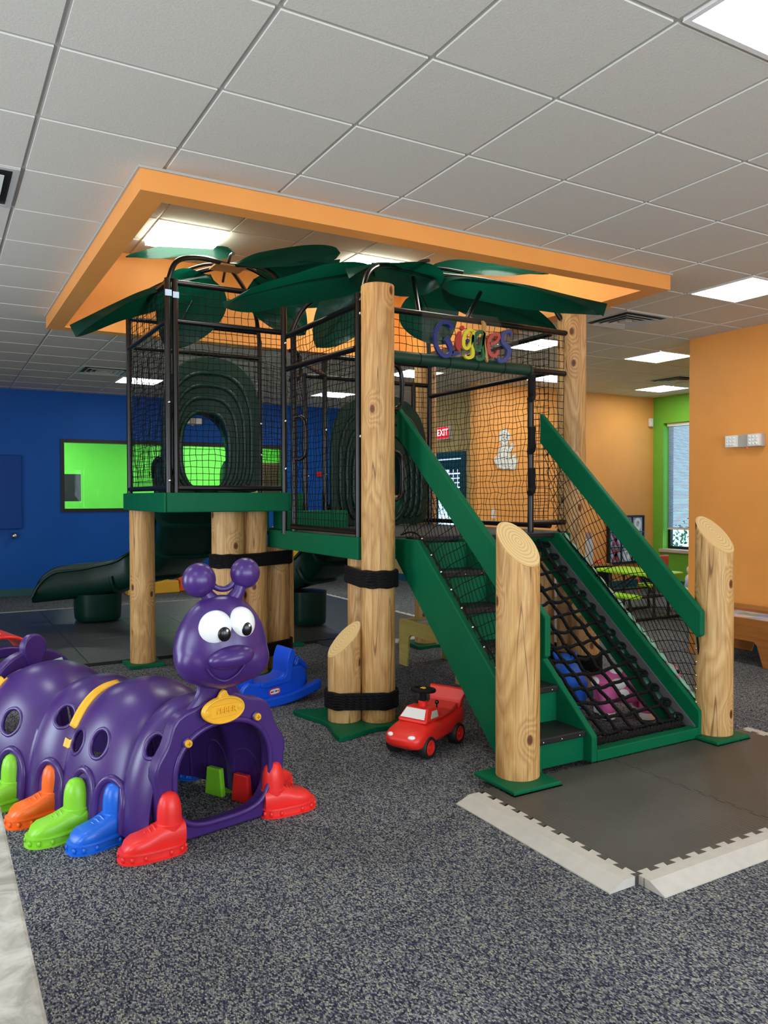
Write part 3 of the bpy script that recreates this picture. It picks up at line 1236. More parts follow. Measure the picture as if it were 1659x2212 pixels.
for x, y, z0, z1 in ((1.53, 5.86, 1.53, 3.12), (1.585, 5.86, 1.53, 3.12), (2.45, 5.85, 1.2, 3.1), (1.53, 7.19, 1.53, 3.1), (2.76, 7.19, 1.53, 3.0),
                     (2.50, 5.77, ZL, 2.80), (2.49, 4.66, ZL - 0.05, 2.86), (2.535, 4.64, ZL - 0.05, 2.84), (3.93, 4.59, ZL, 2.45), (2.70, 4.60, ZL, 2.45),
                     (4.22, 6.42, ZL, 2.79), (3.10, 6.45, ZL, 2.79), (4.05, 6.45, ZL, 2.58), (2.90, 6.45, ZL, 2.6)):
    pipe([(x, y, z0), (x, y, z1)], 0.024, 'pipe_post')
for a, b in (((1.58, 5.86, 3.095), (2.45, 5.86, 3.095)), ((1.58, 5.86, 2.81), (2.45, 5.86, 2.81)), ((1.58, 5.86, 1.565), (2.45, 5.86, 1.565)),
             ((1.53, 5.86, 3.09), (1.53, 7.19, 3.09)), ((1.53, 5.86, 2.81), (1.53, 7.19, 2.81)), ((1.53, 5.86, 1.565), (1.53, 7.19, 1.565)),
             ((1.53, 7.19, 2.83), (2.76, 7.19, 2.83)), ((1.53, 7.19, 3.08), (2.76, 7.19, 3.08)),
             ((2.47, 4.66, 2.775), (2.47, 5.85, 2.78)), ((2.47, 4.66, 2.49), (2.47, 5.85, 2.52)), ((2.48, 4.66, ZL + 0.035), (2.48, 5.77, ZL + 0.035)),
             ((2.56, 4.60, 2.765), (4.30, 4.60, 2.765)), ((3.93, 4.60, 2.45), (4.28, 4.60, 2.45)), ((3.93, 4.60, ZL + 0.07), (4.28, 4.60, ZL + 0.07)),
             ((4.22, 4.7, 2.47), (4.22, 6.42, 2.47)), ((4.22, 4.7, 2.77), (4.22, 6.42, 2.77)), ((4.22, 4.7, ZL + 0.04), (4.22, 6.42, ZL + 0.04)),
             ((2.90, 6.45, 2.58), (4.22, 6.45, 2.58)), ((4.05, 6.45, ZL + 0.04), (4.22, 6.45, ZL + 0.04)), ((2.5, 5.77, 2.60), (3.1, 6.45, 2.60)),
             ((3.1, 6.45, 2.77), (4.22, 6.45, 2.77))):
    pipe([a, b])
part_label(pipe([(2.66, 4.60, 2.45), (3.93, 4.60, 2.45)], 0.043, 'padded_rail', 'pad_green'), 'dark green padded header rail')
bm = B()
for k in range(6):
    x = 2.68 + 0.245 * k
    tube(bm, [(x, 4.60, 2.45), (x + 0.006, 4.60, 2.45)], 0.0445, 14)
obj('pad_tie', bm, M['foam'], PS)

# silver bolts on the posts
for x, y, z in ((1.53, 5.835, 1.62), (1.53, 5.835, 2.2), (2.45, 5.82, 2.72), (2.45, 5.82, 2.1), (2.45, 5.82, 1.72), (2.49, 4.63, 2.72), (2.49, 4.63, 1.9), (2.56, 4.60, 1.25),
                (3.10, 6.42, 1.7), (3.10, 6.42, 2.1), (4.05, 6.42, 1.9), (4.05, 6.42, 1.4), (2.76, 7.16, 2.2), (2.76, 7.16, 1.9)):
    bm = B()
    ball(bm, (x, y, z), 0.011, u=8, v=6)
    obj('bolt', bm, M['bolt'], PS, smooth=True)
bm = B()
box(bm, (1.505, 5.83, 2.985), (1.553, 5.838, 3.03))
box(bm, (1.563, 5.83, 2.975), (1.607, 5.838, 3.02))
part_label(obj('tape_label', bm, plain('pale_blue_tape', 'a9c4e2', 0.5, var=0), PS), 'pale blue tape on the corner post')


def grab_handle(p, out, z0, z1):
    """D shaped bar"""
    p = V(p)
    o = V(out)
    c = 0.03
    pts = [p + V((0, 0, z0)), p + o * 0.6 + V((0, 0, z0)), p + o + V((0, 0, z0 + 0.06)), p + o + V((0, 0, z1 - 0.06)), p + o * 0.6 + V((0, 0, z1)), p + V((0, 0, z1))]
    bm = B()
    tube(bm, crom(pts, 6), 0.016, 10)
    return obj('grab_handle', bm, M['pipe'], PS, smooth=True)


grab_handle((2.50, 5.76, 0), (0.07, -0.06, 0), 1.80, 2.13)
grab_handle((2.70, 4.60, 0), (0.11, 0.03, 0), 2.10, 2.39)
grab_handle((2.70, 4.60, 0), (0.11, 0.03, 0), 1.48, 1.80)
grab_handle((2.48, 5.8, 0), (0.10, 0.02, 0), 2.43, 2.66)
for z in (2.32, 1.93, 1.62):
    bm = B()
    tube(bm, crom([(3.93, 4.58, z + 0.09), (3.925, 4.575, z), (3.915, 4.56, z - 0.075), (3.87, 4.535, z - 0.10)], 5), [0.03] * 10 + [0.03, 0.03, 0.028, 0.026, 0.024, 0.02], 10)
    obj('grip_sleeve', bm, M['foam'], PS, smooth=True)


# --- nets
def safety_net(c00, c10, c11, c01, nu, nv, **kw):
    bm = B()
    net(bm, c00, c10, c11, c01, nu, nv, **kw)
    return obj('safety_net', bm, M['net'], PS)


safety_net((1.60, 5.86, 1.58), (2.44, 5.86, 1.58), (2.44, 5.86, 2.80), (1.60, 5.86, 2.80), 18, 26, seed=1)
safety_net((1.60, 5.86, 2.82), (2.44, 5.86, 2.82), (2.44, 5.86, 3.08), (1.60, 5.86, 3.08), 15, 4, seed=2)
safety_net((1.53, 7.17, 1.58), (1.53, 5.88, 1.58), (1.53, 5.88, 2.80), (1.53, 7.17, 2.80), 27, 26, seed=3)
safety_net((1.53, 7.17, 2.82), (1.53, 5.88, 2.82), (1.53, 5.88, 3.08), (1.53, 7.17, 3.08), 27, 5, seed=4)
safety_net((1.55, 7.19, 1.58), (1.86, 7.19, 1.58), (1.86, 7.19, 2.8), (1.55, 7.19, 2.8), 6, 26, seed=5)
safety_net((2.48, 5.75, 1.28), (2.48, 4.68, 1.28), (2.48, 4.68, 2.48), (2.48, 5.75, 2.48), 22, 25, seed=6, bulge=0.03)
safety_net((2.47, 5.75, 2.50), (2.47, 4.68, 2.50), (2.47, 4.68, 2.76), (2.47, 5.75, 2.76), 22, 5, seed=7)
safety_net((2.62, 4.60, 2.49), (4.27, 4.60, 2.49), (4.27, 4.60, 2.755), (2.62, 4.60, 2.755), 32, 5, seed=8)
safety_net((4.22, 6.40, 1.28), (4.22, 4.72, 1.28), (4.22, 4.72, 2.46), (4.22, 6.40, 2.46), 34, 24, seed=9, bulge=0.03)
safety_net((4.22, 6.40, 2.48), (4.22, 4.72, 2.48), (4.22, 4.72, 2.76), (4.22, 6.40, 2.76), 34, 5, seed=10)
safety_net((3.96, 4.60, 1.30), (4.27, 4.60, 1.30), (4.27, 4.60, 2.44), (3.96, 4.60, 2.44), 6, 22, seed=11)
safety_net((4.06, 6.45, 1.28), (4.21, 6.45, 1.28), (4.21, 6.45, 2.56), (4.06, 6.45, 2.56), 3, 26, seed=12)
safety_net((3.1, 6.45, 2.60), (4.2, 6.45, 2.60), (4.2, 6.45, 2.76), (3.1, 6.45, 2.76), 22, 3, seed=13)
safety_net((2.48, 7.19, 1.58), (2.76, 7.19, 1.58), (2.76, 7.19, 2.8), (2.48, 7.19, 2.8), 5, 25, seed=14)
safety_net((2.77, 7.17, 1.58), (2.95, 6.50, 1.58), (2.95, 6.50, 2.58), (2.77, 7.17, 2.8), 14, 22, seed=15)


# --- stairs
SX0, SX1 = 2.715, 3.155
CX1_ = 4.035
bm = B()


def stringer(x0, x1, pts):
    bm = B()
    prism(bm, [(x0, p[0], p[1]) for p in pts], (x1 - x0, 0, 0))
    return obj('stringer', bm, M['green'], PS, bevel=0.008)


stringer(SX0, SX0 + 0.04, [(4.55, 1.07), (4.55, 1.215), (4.28, 1.215), (3.12, 0.17), (3.12, 0.036), (3.42, 0.0)])
stringer(SX1 - 0.04, SX1, [(4.55, 1.02), (4.55, 1.215), (4.28, 1.215), (3.125, 0.18), (3.125, 0.036), (3.45, 0.0)])
for i in range(6):
    z = 1.225 / 6 * (i + 1)
    y = 3.17 + 0.221 * i
    if i < 5:
        bm = B()
        box(bm, (SX0 + 0.04, y, z - 0.034), (SX1 - 0.04, y + 0.25, z))
        tr = obj('stair_tread', bm, M['tread'], PS, bevel=0.006)
        bm = B()
        for q in range(3):
            ball(bm, (SX0 + 0.09 + 0.13 * q, y - 0.0005, z - 0.018), 0.004, u=8, v=6)
        obj('tread_screws', bm, M['bolt'], tr)
    else:
        bm = B()
        box(bm, (SX0 + 0.04, y + 0.12, z - 0.03), (CX1_ - 0.04, y + 0.20, z + 0.004))
        obj('deck_nosing', bm, M['tread'], PS, bevel=0.006)
    bm = B()
    box(bm, (SX0 + 0.04, y + 0.022, z - 1.225 / 6 + (0.0 if i else 0.036)), (SX1 - 0.04, y + 0.036, z - 0.034))
    obj('stair_riser', bm, M['green'], PS)


# --- handrails
def handrail(x0, x1, a, b, h, hb):
    bm = B()
    prism(bm, [(x0, a[0], a[1]), (x0, a[0], a[1] - h), (x0, b[0] + 0.03, b[1] - hb), (x0, b[0], b[1] - hb + 0.02), (x0, b[0], b[1])], (x1 - x0, 0, 0))
    return obj('handrail', bm, M['green'], PS, bevel=0.008)


handrail(2.775, 2.815, (4.635, 2.111), (3.123, 0.861), 0.20, 0.225)
handrail(3.955, 3.997, (4.518, 2.119), (3.087, 0.808), 0.22, 0.16)

# --- rope climb beside the stairs
CX0, CX1 = SX1, 4.035
stringer(CX1 - 0.04, CX1, [(4.55, 1.02), (4.55, 1.23), (4.36, 1.23), (3.125, 0.20), (3.125, 0.036), (3.36, 0.0)])
bm = B()
prism(bm, [(CX1 - 0.052, 4.45, 1.10), (CX1 - 0.052, 4.45, 1.165), (CX1 - 0.052, 3.15, 0.105), (CX1 - 0.052, 3.15, 0.036)], (0.011, 0, 0))
part_label(obj('edge_strip', bm, M['strip'], PS), 'grey strip along the rope climb')
bm = B()
box(bm, (SX1, 3.125, 0.036), (CX1 - 0.04, 3.19, 0.10))
obj('ground_board', bm, M['green'], PS, bevel=0.006)
bm = B()
nl, nt_ = 7, 14
ct = lambda u, v: V((3.215 + (3.915 - 3.215) * u, 4.50 - 1.29 * v, 1.17 - 1.07 * v - 0.05 * math.sin(PI * v) * (0.5 + math.sin(PI * u)) ))
for i in range(nl):
    u = i / (nl - 1)
    q = [ct(u, k / 40) + noise.noise_vector(V((u * 9, k * 0.4, 2))) * 0.014 for k in range(41)]
    tube(bm, q, 0.0115 if 0 < i < nl - 1 else 0.014, 8)
for j in range(nt_):
    v = (j + 0.5) / nt_
    q = [ct(k / 24, v) + V((0, 0, -0.006)) + noise.noise_vector(V((k * 0.4, v * 30, 7))) * 0.016 for k in range(25)]
    tube(bm, q, 0.0115, 8)
    for i in range(1, nl - 1):
        ball(bm, ct(i / (nl - 1), v), (0.018, 0.016, 0.018), u=8, v=6)
    for xx, s in ((3.915, 1), (3.215, -1)):
        p = ct((xx - 3.215) / 0.7, v)
        tube(bm, crom([p, p + V((0.035 * s, 0.02, 0.02)), p + V((0.07 * s, -0.01, 0.015)), p + V((0.045 * s, -0.03, -0.005)), p + V((0, -0.025, 0))], 4), 0.0095, 6)
for k in range(3):
    q = [V((3.19 + 0.74 * i / 30, 3.205 + 0.012 * math.sin(i * 1.7 + k * 2), 0.115 + 0.012 * math.cos(i * 1.7 + k * 2))) for i in range(31)]
    tube(bm, q, 0.012, 8)
obj('climbing_rope_net', bm, M['rope'], PS, smooth=True)
for i in range(12):
    v = (i + 0.7) / 12.5
    p = ct(1.0, v)
    bm = B()
    ball(bm, p + V((0.035, 0.01, -0.012)), (0.028, 0.05, 0.03), Matrix.Rotation(0.7, 3, 'X'), 10, 8)
    obj('climb_pad', bm, M['pad_green'], PS, smooth=True)

# --- diamond nets between the stringers and the handrails
bm = B()
net(bm, (2.75, 4.52, 1.25), (2.75, 3.16, 0.23), (2.78, 3.16, 0.70), (2.78, 4.56, 1.86), 22, 7, r=0.0026, diamond=True, jit=0.12, bulge=0.01, seed=21)
tube(bm, crom([(2.75, 4.54, 1.24), (2.752, 4.3, 1.235), (2.748, 3.9, 0.90), (2.753, 3.5, 0.55), (2.75, 3.16, 0.23)], 8), 0.006, 6)
obj('safety_net', bm, M['net'], PS)
bm = B()
net(bm, (4.02, 4.42, 1.26), (4.03, 3.17, 0.28), (4.005, 3.17, 0.66), (3.985, 4.52, 1.90), 18, 6, r=0.0027, diamond=True, jit=0.10, bulge=0.01, seed=22)
tube(bm, crom([(4.03, 4.40, 1.25), (4.025, 4.1, 1.03), (4.035, 3.7, 0.68), (4.03, 3.3, 0.34), (4.035, 3.17, 0.26), (4.04, 3.16, 0.45), (3.99, 3.14, 0.66)], 8), 0.0065, 6)
obj('safety_net', bm, M['net'], PS)
for p_ in [(2.74, 4.26 - 0.11 * k, 1.225 - 0.099 * k) for k in range(11)] + [(4.020, 3.168, 0.16 + 0.082 * k) for k in range(7)]:
    bm = B()
    ball(bm, p_, 0.008, u=8, v=6)
    obj('net_screw', bm, M['bolt'], PS, smooth=True)
bm = B()
tube(bm, [(4.043, 4.36 - 1.22 * k / 84, 1.232 - 1.01 * k / 84) for k in range(85)], [0.0025 + 0.011 * abs(math.sin(PI * k / 6)) ** 0.7 for k in range(85)], 8)
part_label(obj('scalloped_edging', bm, plain('pale_green_edging', '8fc9ac', 0.5, var=0.03), PS, smooth=True), 'pale green scalloped edge along the climb')


# --- slides
def slide(path, half, wall, name):
    P = [V(p) for p in crom(path, 10)]
    n = len(P)
    T_ = [(P[min(i + 1, n - 1)] - P[max(i - 1, 0)]).normalized() for i in range(n)]

    def fn(i, s):
        """s from -1 (one lip) over 0 (bed) to 1 (other lip)"""
        t = T_[i]
        side = t.cross(V((0, 0, 1))).normalized()
        up = side.cross(t).normalized()
        e = i / (n - 1)
        h = wall * (1.0 if e < 0.86 else max(0.18, math.cos((e - 0.86) / 0.14 * PI / 2) ** 0.7))
        a = abs(s)
        if a < 0.45:
            x, z = a / 0.45 * half * 0.62, 0.0
        elif a < 0.7:
            q = (a - 0.45) / 0.25 * PI / 2
            x, z = half * 0.62 + half * 0.34 * math.sin(q), half * 0.34 * (1 - math.cos(q))
        elif a < 0.93:
            x, z = half * 0.96 + 0.008, half * 0.34 + (h - half * 0.34) * (a - 0.7) / 0.23 if h > half * 0.34 else h
        else:
            x, z = half * 0.96 + 0.008 + (a - 0.93) / 0.07 * 0.035, h + 0.004
        z = min(z, h + 0.004)
        return P[i] + side * (x * (1 if s > 0 else -1)) + up * z
    bm = B()
    N = 36
    g = [[bm.verts.new(fn(i, -1 + 2 * j / N)) for j in range(N + 1)] for i in range(n)]
    for i in range(n - 1):
        for j in range(N):
            bm.faces.new((g[i][j], g[i + 1][j], g[i + 1][j + 1], g[i][j + 1]))
    s = obj(name, bm, M['dark_green'], PS, smooth=True, solid=0.022)
    for q in (0.10, 0.24, 0.38, 0.52, 0.66):
        i = int(q * (n - 1))
        bm = B()
        pts = []
        for j in range(4, N - 3):
            p = fn(i, -1 + 2 * j / N)
            c = P[i] + V((0, 0, wall * 0.6))
            pts.append(p + (p - c).normalized() * 0.02)
        tube(bm, pts, 0.028, 6)
        obj('slide_rib', bm, M['dark_green'], s, smooth=True)
    bm = B()
    for sg in (-1, 1):
        tube(bm, [fn(i, sg * 0.99) for i in range(0, n)], 0.017, 8)
    obj('slide_rim', bm, M['dark_green'], s, smooth=True)
    return s


def slide_foot(x, y, r, h):
    bm = B()
    sq = lambda k, z: [(x + k * r * math.copysign(abs(math.cos(a)) ** 0.7, math.cos(a)), y + k * r * math.copysign(abs(math.sin(a)) ** 0.7, math.sin(a)), z)
                       for a in [2 * PI * q / 32 for q in range(32)]]
    loft(bm, [sq(0.90, 0.04), sq(0.97, 0.06), sq(1.0, 0.12), sq(1.03, h)])
    return obj('slide_foot', bm, M['dark_green'], PS, smooth=True)


slide([(2.15, 7.23, 1.53), (2.2, 7.65, 1.44), (2.38, 8.3, 1.06), (2.46, 8.95, 0.72), (2.24, 9.52, 0.48), (1.80, 9.83, 0.36), (1.36, 9.96, 0.31), (1.02, 10.02, 0.29)], 0.32, 0.33, 'slide')
slide_foot(1.70, 9.80, 0.26, 0.36)
slide([(3.66, 6.5, 1.225), (3.72, 6.95, 1.10), (3.86, 7.5, 0.84), (3.84, 8.0, 0.58), (3.55, 8.4, 0.40), (3.1, 8.55, 0.33), (2.75, 8.6, 0.32)], 0.30, 0.28, 'slide')
slide_foot(3.72, 8.22, 0.20, 0.42)


def slide_hood(cx, y, hw, z0, z1, ocx, ohw, oz0, oz1):
    """moulded entrance panel with an arched head and an oval way through, raised ribs round it"""
    n = 40

    def outl(cx, hw, za, zb, square):
        out = []
        for k in range(n):
            a = 2 * PI * k / n - PI / 2
            c, s = math.cos(a), math.sin(a)
            if s < 0:
                p = square
                out.append((cx + hw * math.copysign(abs(c) ** (2 / p), c), y, (za + zb) / 2 - (zb - za) / 2 * abs(s) ** (2 / p)))
            else:
                p = 2.6
                out.append((cx + hw * math.copysign(abs(c) ** (2 / p), c), y, (za + zb) / 2 + (zb - za) / 2 * abs(s) ** (2 / p)))
        return out
    bm = B()
    plate_hole(bm, outl(cx, hw, z0, z1, 12), outl(ocx, ohw, oz0, oz1, 2.6), (0, 0.05, 0))
    s = obj('slide_hood', bm, M['dark_green'], PS, bevel=0.012)
    for k, q in enumerate((0.28, 0.5, 0.72)):
        a, b = outl(ocx, ohw, oz0, oz1, 2.6), outl(cx, hw, z0, z1, 6)
        bm = B()
        pts = [V(p) * (1 - q) + V(r) * q + V((0, -0.008, 0)) for p, r in zip(a, b)]
        pts = [p for p in pts[1:] if p.z > z0 + 0.06]
        tube(bm, pts, 0.02, 8)
        obj('hood_rib', bm, M['dark_green'], s, smooth=True)
    bm = B()
    tube(bm, [V(p) + V((0, -0.004, 0)) for p in outl(ocx, ohw + 0.015, oz0 - 0.01, oz1 + 0.015, 2.6)], 0.022, 8, closed=True)
    obj('hood_rim', bm, M['dark_green'], s, smooth=True)
    # arched hood standing out over the slide bed
    bm = B()
    surf(bm, lambda u, v: (ocx + (ohw + 0.10) * math.cos(PI * v), y + 0.05 + 0.30 * u, oz0 + 0.25 + (oz1 - oz0 - 0.15) * math.sin(PI * v) ** 0.7 * (1 - 0.12 * u)), 4, 20)
    obj('hood_tunnel', bm, M['dark_green'], s, smooth=True, solid=0.02)
    return s


slide_hood(2.29, 7.17, 0.47, 1.535, 2.80, 2.215, 0.22, 1.56, 2.275)
slide_hood(3.66, 6.40, 0.52, 1.23, 2.46, 3.68, 0.235, 1.26, 1.95)


# --- leaf canopy: arched pipes, hub plates and fabric leaves
H1, H2 = V((2.180, 6.408, 3.452)), V((3.241, 5.214, 3.244))
for h, legs in ((H1, ((1.53, 5.86, 3.10), (2.45, 5.86, 3.10), (1.53, 7.19, 3.08), (2.76, 7.19, 3.0))),
                (H2, ((2.50, 4.64, 2.82), (4.28, 4.64, 2.9), (2.48, 5.80, 2.78), (4.22, 6.42, 2.78)))):
    for a in legs:
        a = V(a)
        m1 = a * 0.86 + h * 0.14
        m1.z = a.z + (h.z - a.z) * 0.50
        m2 = a * 0.5 + h * 0.5
        m2.z = a.z + (h.z - a.z) * 0.82
        pipe([a - V((0, 0, 0.02)), m1, m2, h], 0.02, 'canopy_pipe', smoothn=8)
    for k in range(6):
        a = 2 * PI * k / 6 + 0.3
        e = h + V((0.42 * math.cos(a), 0.42 * math.sin(a), -0.03))
        pipe([h, h * 0.5 + e * 0.5 + V((0, 0, 0.03)), e], 0.013, 'leaf_stem', smoothn=5)
    bm = B()
    box(bm, h + V((-0.13, -0.10, -0.035)), h + V((0.13, 0.10, -0.02)))
    part_label(obj('hub_plate', bm, M['shelfwood'], PS), 'small wooden plate under the leaf crown')
pipe([(3.35, 4.62, 2.77), (3.595, 4.774, 3.032)], 0.016, 'canopy_pipe')
pipe([(2.95, 4.62, 2.77), (3.159, 5.029, 3.145)], 0.016, 'canopy_pipe')


def leaf(base, tip, w, face, arch=0.06, fold=0.05, seed=0):
    base, tip, face = V(base), V(tip), V(face)
    d = (tip - base)
    L = d.length
    dn = d.normalized()
    nrm = (face - dn * face.dot(dn)).normalized()
    side = dn.cross(nrm)

    def fn(t, s):
        t2 = min(max(t, 0.0), 1.0)
        ww = w / 2 * (t2 ** 0.42) * ((1 - t2) ** 0.72) / 0.475
        q = (s - 0.5) * 2
        n2 = noise.noise(V((t * 3 + seed * 5, q * 1.2, seed)))
        return base + d * t + side * (q * ww) + nrm * (arch * math.sin(PI * t) - fold * abs(q) ** 1.3 + 0.025 * n2 * (0.3 + abs(q)))
    bm = B()
    surf(bm, fn, 26, 10)
    bmesh.ops.remove_doubles(bm, verts=bm.verts, dist=1e-5)
    o = obj('leaf', bm, M['leaf'], PS, smooth=True)
    bm = B()
    tube(bm, [fn(0.02 + 0.9 * k / 12, 0.5) + nrm * -0.008 for k in range(13)], [0.012 - 0.0008 * k for k in range(13)], 6)
    obj('leaf_rib', bm, M['leaf'], o, smooth=True)
    return o


UP = (0, 0, 1)
CAM = (-0.45, -0.8, 0.3)
TOP = (-0.35, -0.62, 0.72)      # a blade tipped so that its upper side shows
for i, a in enumerate((
        ((2.353, 6.776, 3.682), (1.470, 6.993, 3.562), 0.30, TOP, 0.02, -0.01),
        ((2.866, 5.667, 3.458), (2.150, 6.135, 3.378), 0.32, TOP, 0.02, 0.0),
        ((1.992, 6.283, 3.317), (0.919, 6.370, 2.805), 0.50, (-0.2, 0.15, 1), 0.05, 0.10),
        ((2.061, 6.591, 3.403), (1.825, 7.003, 2.818), 0.58, (0.3, 0.8, 0.5), 0.06, 0.03),
        ((2.476, 6.583, 3.418), (2.969, 6.577, 2.980), 0.46, (0.3, 0.8, 0.6), 0.05, 0.03),
        ((2.820, 5.051, 3.154), (1.732, 5.209, 2.829), 0.46, (-0.1, 0.40, 1), 0.03, 0.05),
        ((3.413, 5.115, 3.200), (2.503, 4.886, 3.091), 0.40, (0.1, 0.5, 1), 0.05, 0.09),
        ((3.643, 5.564, 3.425), (4.247, 4.751, 3.263), 0.26, TOP, 0.02, 0.0),
        ((3.418, 4.995, 3.179), (4.160, 4.041, 2.861), 0.38, (0.1, 0.25, 1), 0.03, 0.09),
        ((3.742, 5.503, 3.253), (4.513, 4.934, 2.879), 0.34, (0.2, 0.75, 0.75), 0.03, 0.02),
        ((3.681, 5.770, 3.307), (4.045, 5.897, 2.883), 0.56, (0.4, 0.85, 0.3), 0.04, 0.02),
        ((3.057, 5.552, 3.242), (2.580, 6.287, 3.192), 0.40, (0.2, 0.75, 0.8), 0.03, 0.03),
        ((2.992, 5.472, 3.178), (2.601, 5.570, 2.654), 0.42, (0.6, 0.5, 0.5), 0.04, 0.03),
        ((2.410, 6.276, 3.451), (2.820, 5.576, 3.376), 0.30, (0.1, 0.3, 1), 0.0, 0.06))):
    leaf(*a, seed=i + 1)


# ------------------------------------------------------------------ the name sign: letters on a clear panel
def ribbon(bm, pts, y0, th, n=7):
    """flat stroke with a width at every point, stood off from y0 towards the viewer by th"""
    P = crom(pts, n)
    m = len(P)
    Lf, Rt = [], []
    for i, p in enumerate(P):
        a, b = P[max(i - 1, 0)], P[min(i + 1, m - 1)]
        tx, tz = b[0] - a[0], b[1] - a[1]
        l = math.hypot(tx, tz) or 1
        w = max(p[2], 0.002) / 2
        Lf.append((p[0] - tz / l * w, p[1] + tx / l * w))
        Rt.append((p[0] + tz / l * w, p[1] - tx / l * w))
    f = [[bm.verts.new((q[0], y, q[1])) for q in side] for y in (y0, y0 - th) for side in (Lf, Rt)]
    l0, r0, l1, r1 = f
    for i in range(m - 1):
        bm.faces.new((l0[i], l0[i + 1], r0[i + 1], r0[i]))
        bm.faces.new((l1[i], r1[i], r1[i + 1], l1[i + 1]))
        bm.faces.new((l0[i], l1[i], l1[i + 1], l0[i + 1]))
        bm.faces.new((r0[i], r0[i + 1], r1[i + 1], r1[i]))
    for i in (0, m - 1):
        bm.faces.new((l0[i], r0[i], r1[i], l1[i]))


SG = thing('name_sign', 'clear sign panel with colourful curly letters spelling Giggles above the stair opening', 'sign', (3.35, 4.53, 2.62))
bm = B()
box(bm, (2.928, 4.548, 2.475), (3.776, 4.556, 2.80))
obj('clear_panel', bm, M['acrylic'], SG)
g1 = [(855, 345, 30), (800, 330, 42), (745, 390, 46), (722, 480, 48), (738, 560, 46), (780, 580, 40), (822, 520, 44), (848, 430, 46), (862, 340, 40)]
LET = [('dark blue letter G', 'blue', [[(3.1612, 2.664, 0.0206), (3.1536, 2.6921, 0.0286), (3.1217, 2.7086, 0.0263), (3.0773, 2.7038, 0.0228), (3.0427, 2.6647, 0.024), (3.022, 2.6106, 0.0228), (3.0269, 2.5539, 0.0263), (3.052, 2.5068, 0.0308), (3.0866, 2.4786, 0.0308), (3.1279, 2.4806, 0.0286), (3.1548, 2.5082, 0.0366), (3.1509, 2.542, 0.0377), (3.1356, 2.5721, 0.0423), (3.1184, 2.5941, 0.0457), (3.1089, 2.601, 0.0343)], [(3.1631, 2.4984, 0.0343), (3.1985, 2.5016, 0.0251), (3.2309, 2.5087, 0.0057)]], []), ('red letter i', 'red', [[(3.2322, 2.6571, 0.0194), (3.2205, 2.6146, 0.04), (3.2147, 2.5665, 0.048), (3.2231, 2.5355, 0.0343), (3.2322, 2.5284, 0.0114)]], [(3.2504, 2.6849, 0.0171)]), ('yellow letter g', 'yellow', [[(3.3477, 2.6726, 0.0171), (3.3093, 2.6756, 0.024), (3.2733, 2.6411, 0.0263), (3.2595, 2.5972, 0.0274), (3.2667, 2.5554, 0.0263), (3.2929, 2.5446, 0.0228), (3.3212, 2.5765, 0.0251), (3.3391, 2.6263, 0.0263), (3.3503, 2.6745, 0.0206)], [(3.341, 2.6479, 0.0251), (3.3371, 2.5887, 0.0263), (3.3424, 2.5357, 0.0274), (3.3398, 2.4981, 0.0263), (3.3127, 2.4808, 0.0228), (3.2864, 2.4827, 0.0206), (3.2752, 2.5004, 0.0091)]], []), ('green letter g', 'green', [[(3.4433, 2.6706, 0.0171), (3.4043, 2.6736, 0.024), (3.3676, 2.6388, 0.0263), (3.3537, 2.5946, 0.0274), (3.361, 2.5524, 0.0263), (3.3876, 2.5415, 0.0228), (3.4164, 2.5737, 0.0251), (3.4345, 2.6239, 0.0263), (3.446, 2.6725, 0.0206)], [(3.4365, 2.6457, 0.0251), (3.4325, 2.586, 0.0263), (3.438, 2.5325, 0.0274), (3.4353, 2.4945, 0.0263), (3.4077, 2.4771, 0.0228), (3.381, 2.4791, 0.0206), (3.3696, 2.4969, 0.0091)]], []), ('tan letter l', 'tan', [[(3.4277, 2.7546, 0.0057), (3.4446, 2.7284, 0.0274), (3.4426, 2.6851, 0.0263), (3.4399, 2.6363, 0.0194), (3.4453, 2.5775, 0.0228), (3.4575, 2.5192, 0.0263), (3.4671, 2.4821, 0.0171), (3.4738, 2.4621, 0.0034)]], []), ('dull red letter e', 'rose', [[(3.4887, 2.5967, 0.0206), (3.5241, 2.6022, 0.0194), (3.5619, 2.6265, 0.0194), (3.5763, 2.6552, 0.024), (3.5584, 2.6698, 0.0251), (3.5172, 2.6613, 0.0263), (3.4887, 2.6249, 0.0274), (3.4799, 2.5807, 0.0286), (3.4874, 2.538, 0.0297), (3.5106, 2.5141, 0.0274), (3.5414, 2.5168, 0.0251), (3.562, 2.5393, 0.0228), (3.5654, 2.5587, 0.0126)]], []), ('slate blue letter s', 'slate', [[(3.692, 2.6711, 0.0206), (3.685, 2.6963, 0.0263), (3.6485, 2.6997, 0.0263), (3.6137, 2.6699, 0.0297), (3.6103, 2.6257, 0.0331), (3.6417, 2.5986, 0.0388), (3.6697, 2.5709, 0.0423), (3.6613, 2.5261, 0.0331), (3.6244, 2.49, 0.0286), (3.5827, 2.4799, 0.0251), (3.5668, 2.5015, 0.0228)]], []), ('dark blue dot eyes in the two letters g', 'blue', [], [(3.2995, 2.6022, 0.0114), (3.3743, 2.6094, 0.0114)])]
LM = dict(blue=plain('sign_blue', '1f2c70', 0.3, var=0.03), red=plain('sign_red', 'a8342c', 0.35, var=0.03), yellow=plain('sign_yellow', 'cfc52e', 0.35, var=0.03),
          green=plain('sign_green', '14603c', 0.35, var=0.03), tan=plain('sign_tan', 'b08a48', 0.4, var=0.03), rose=plain('sign_rose', 'b04a44', 0.3, var=0.03),
          slate=plain('sign_slate_blue', '3d4880', 0.28, var=0.03))
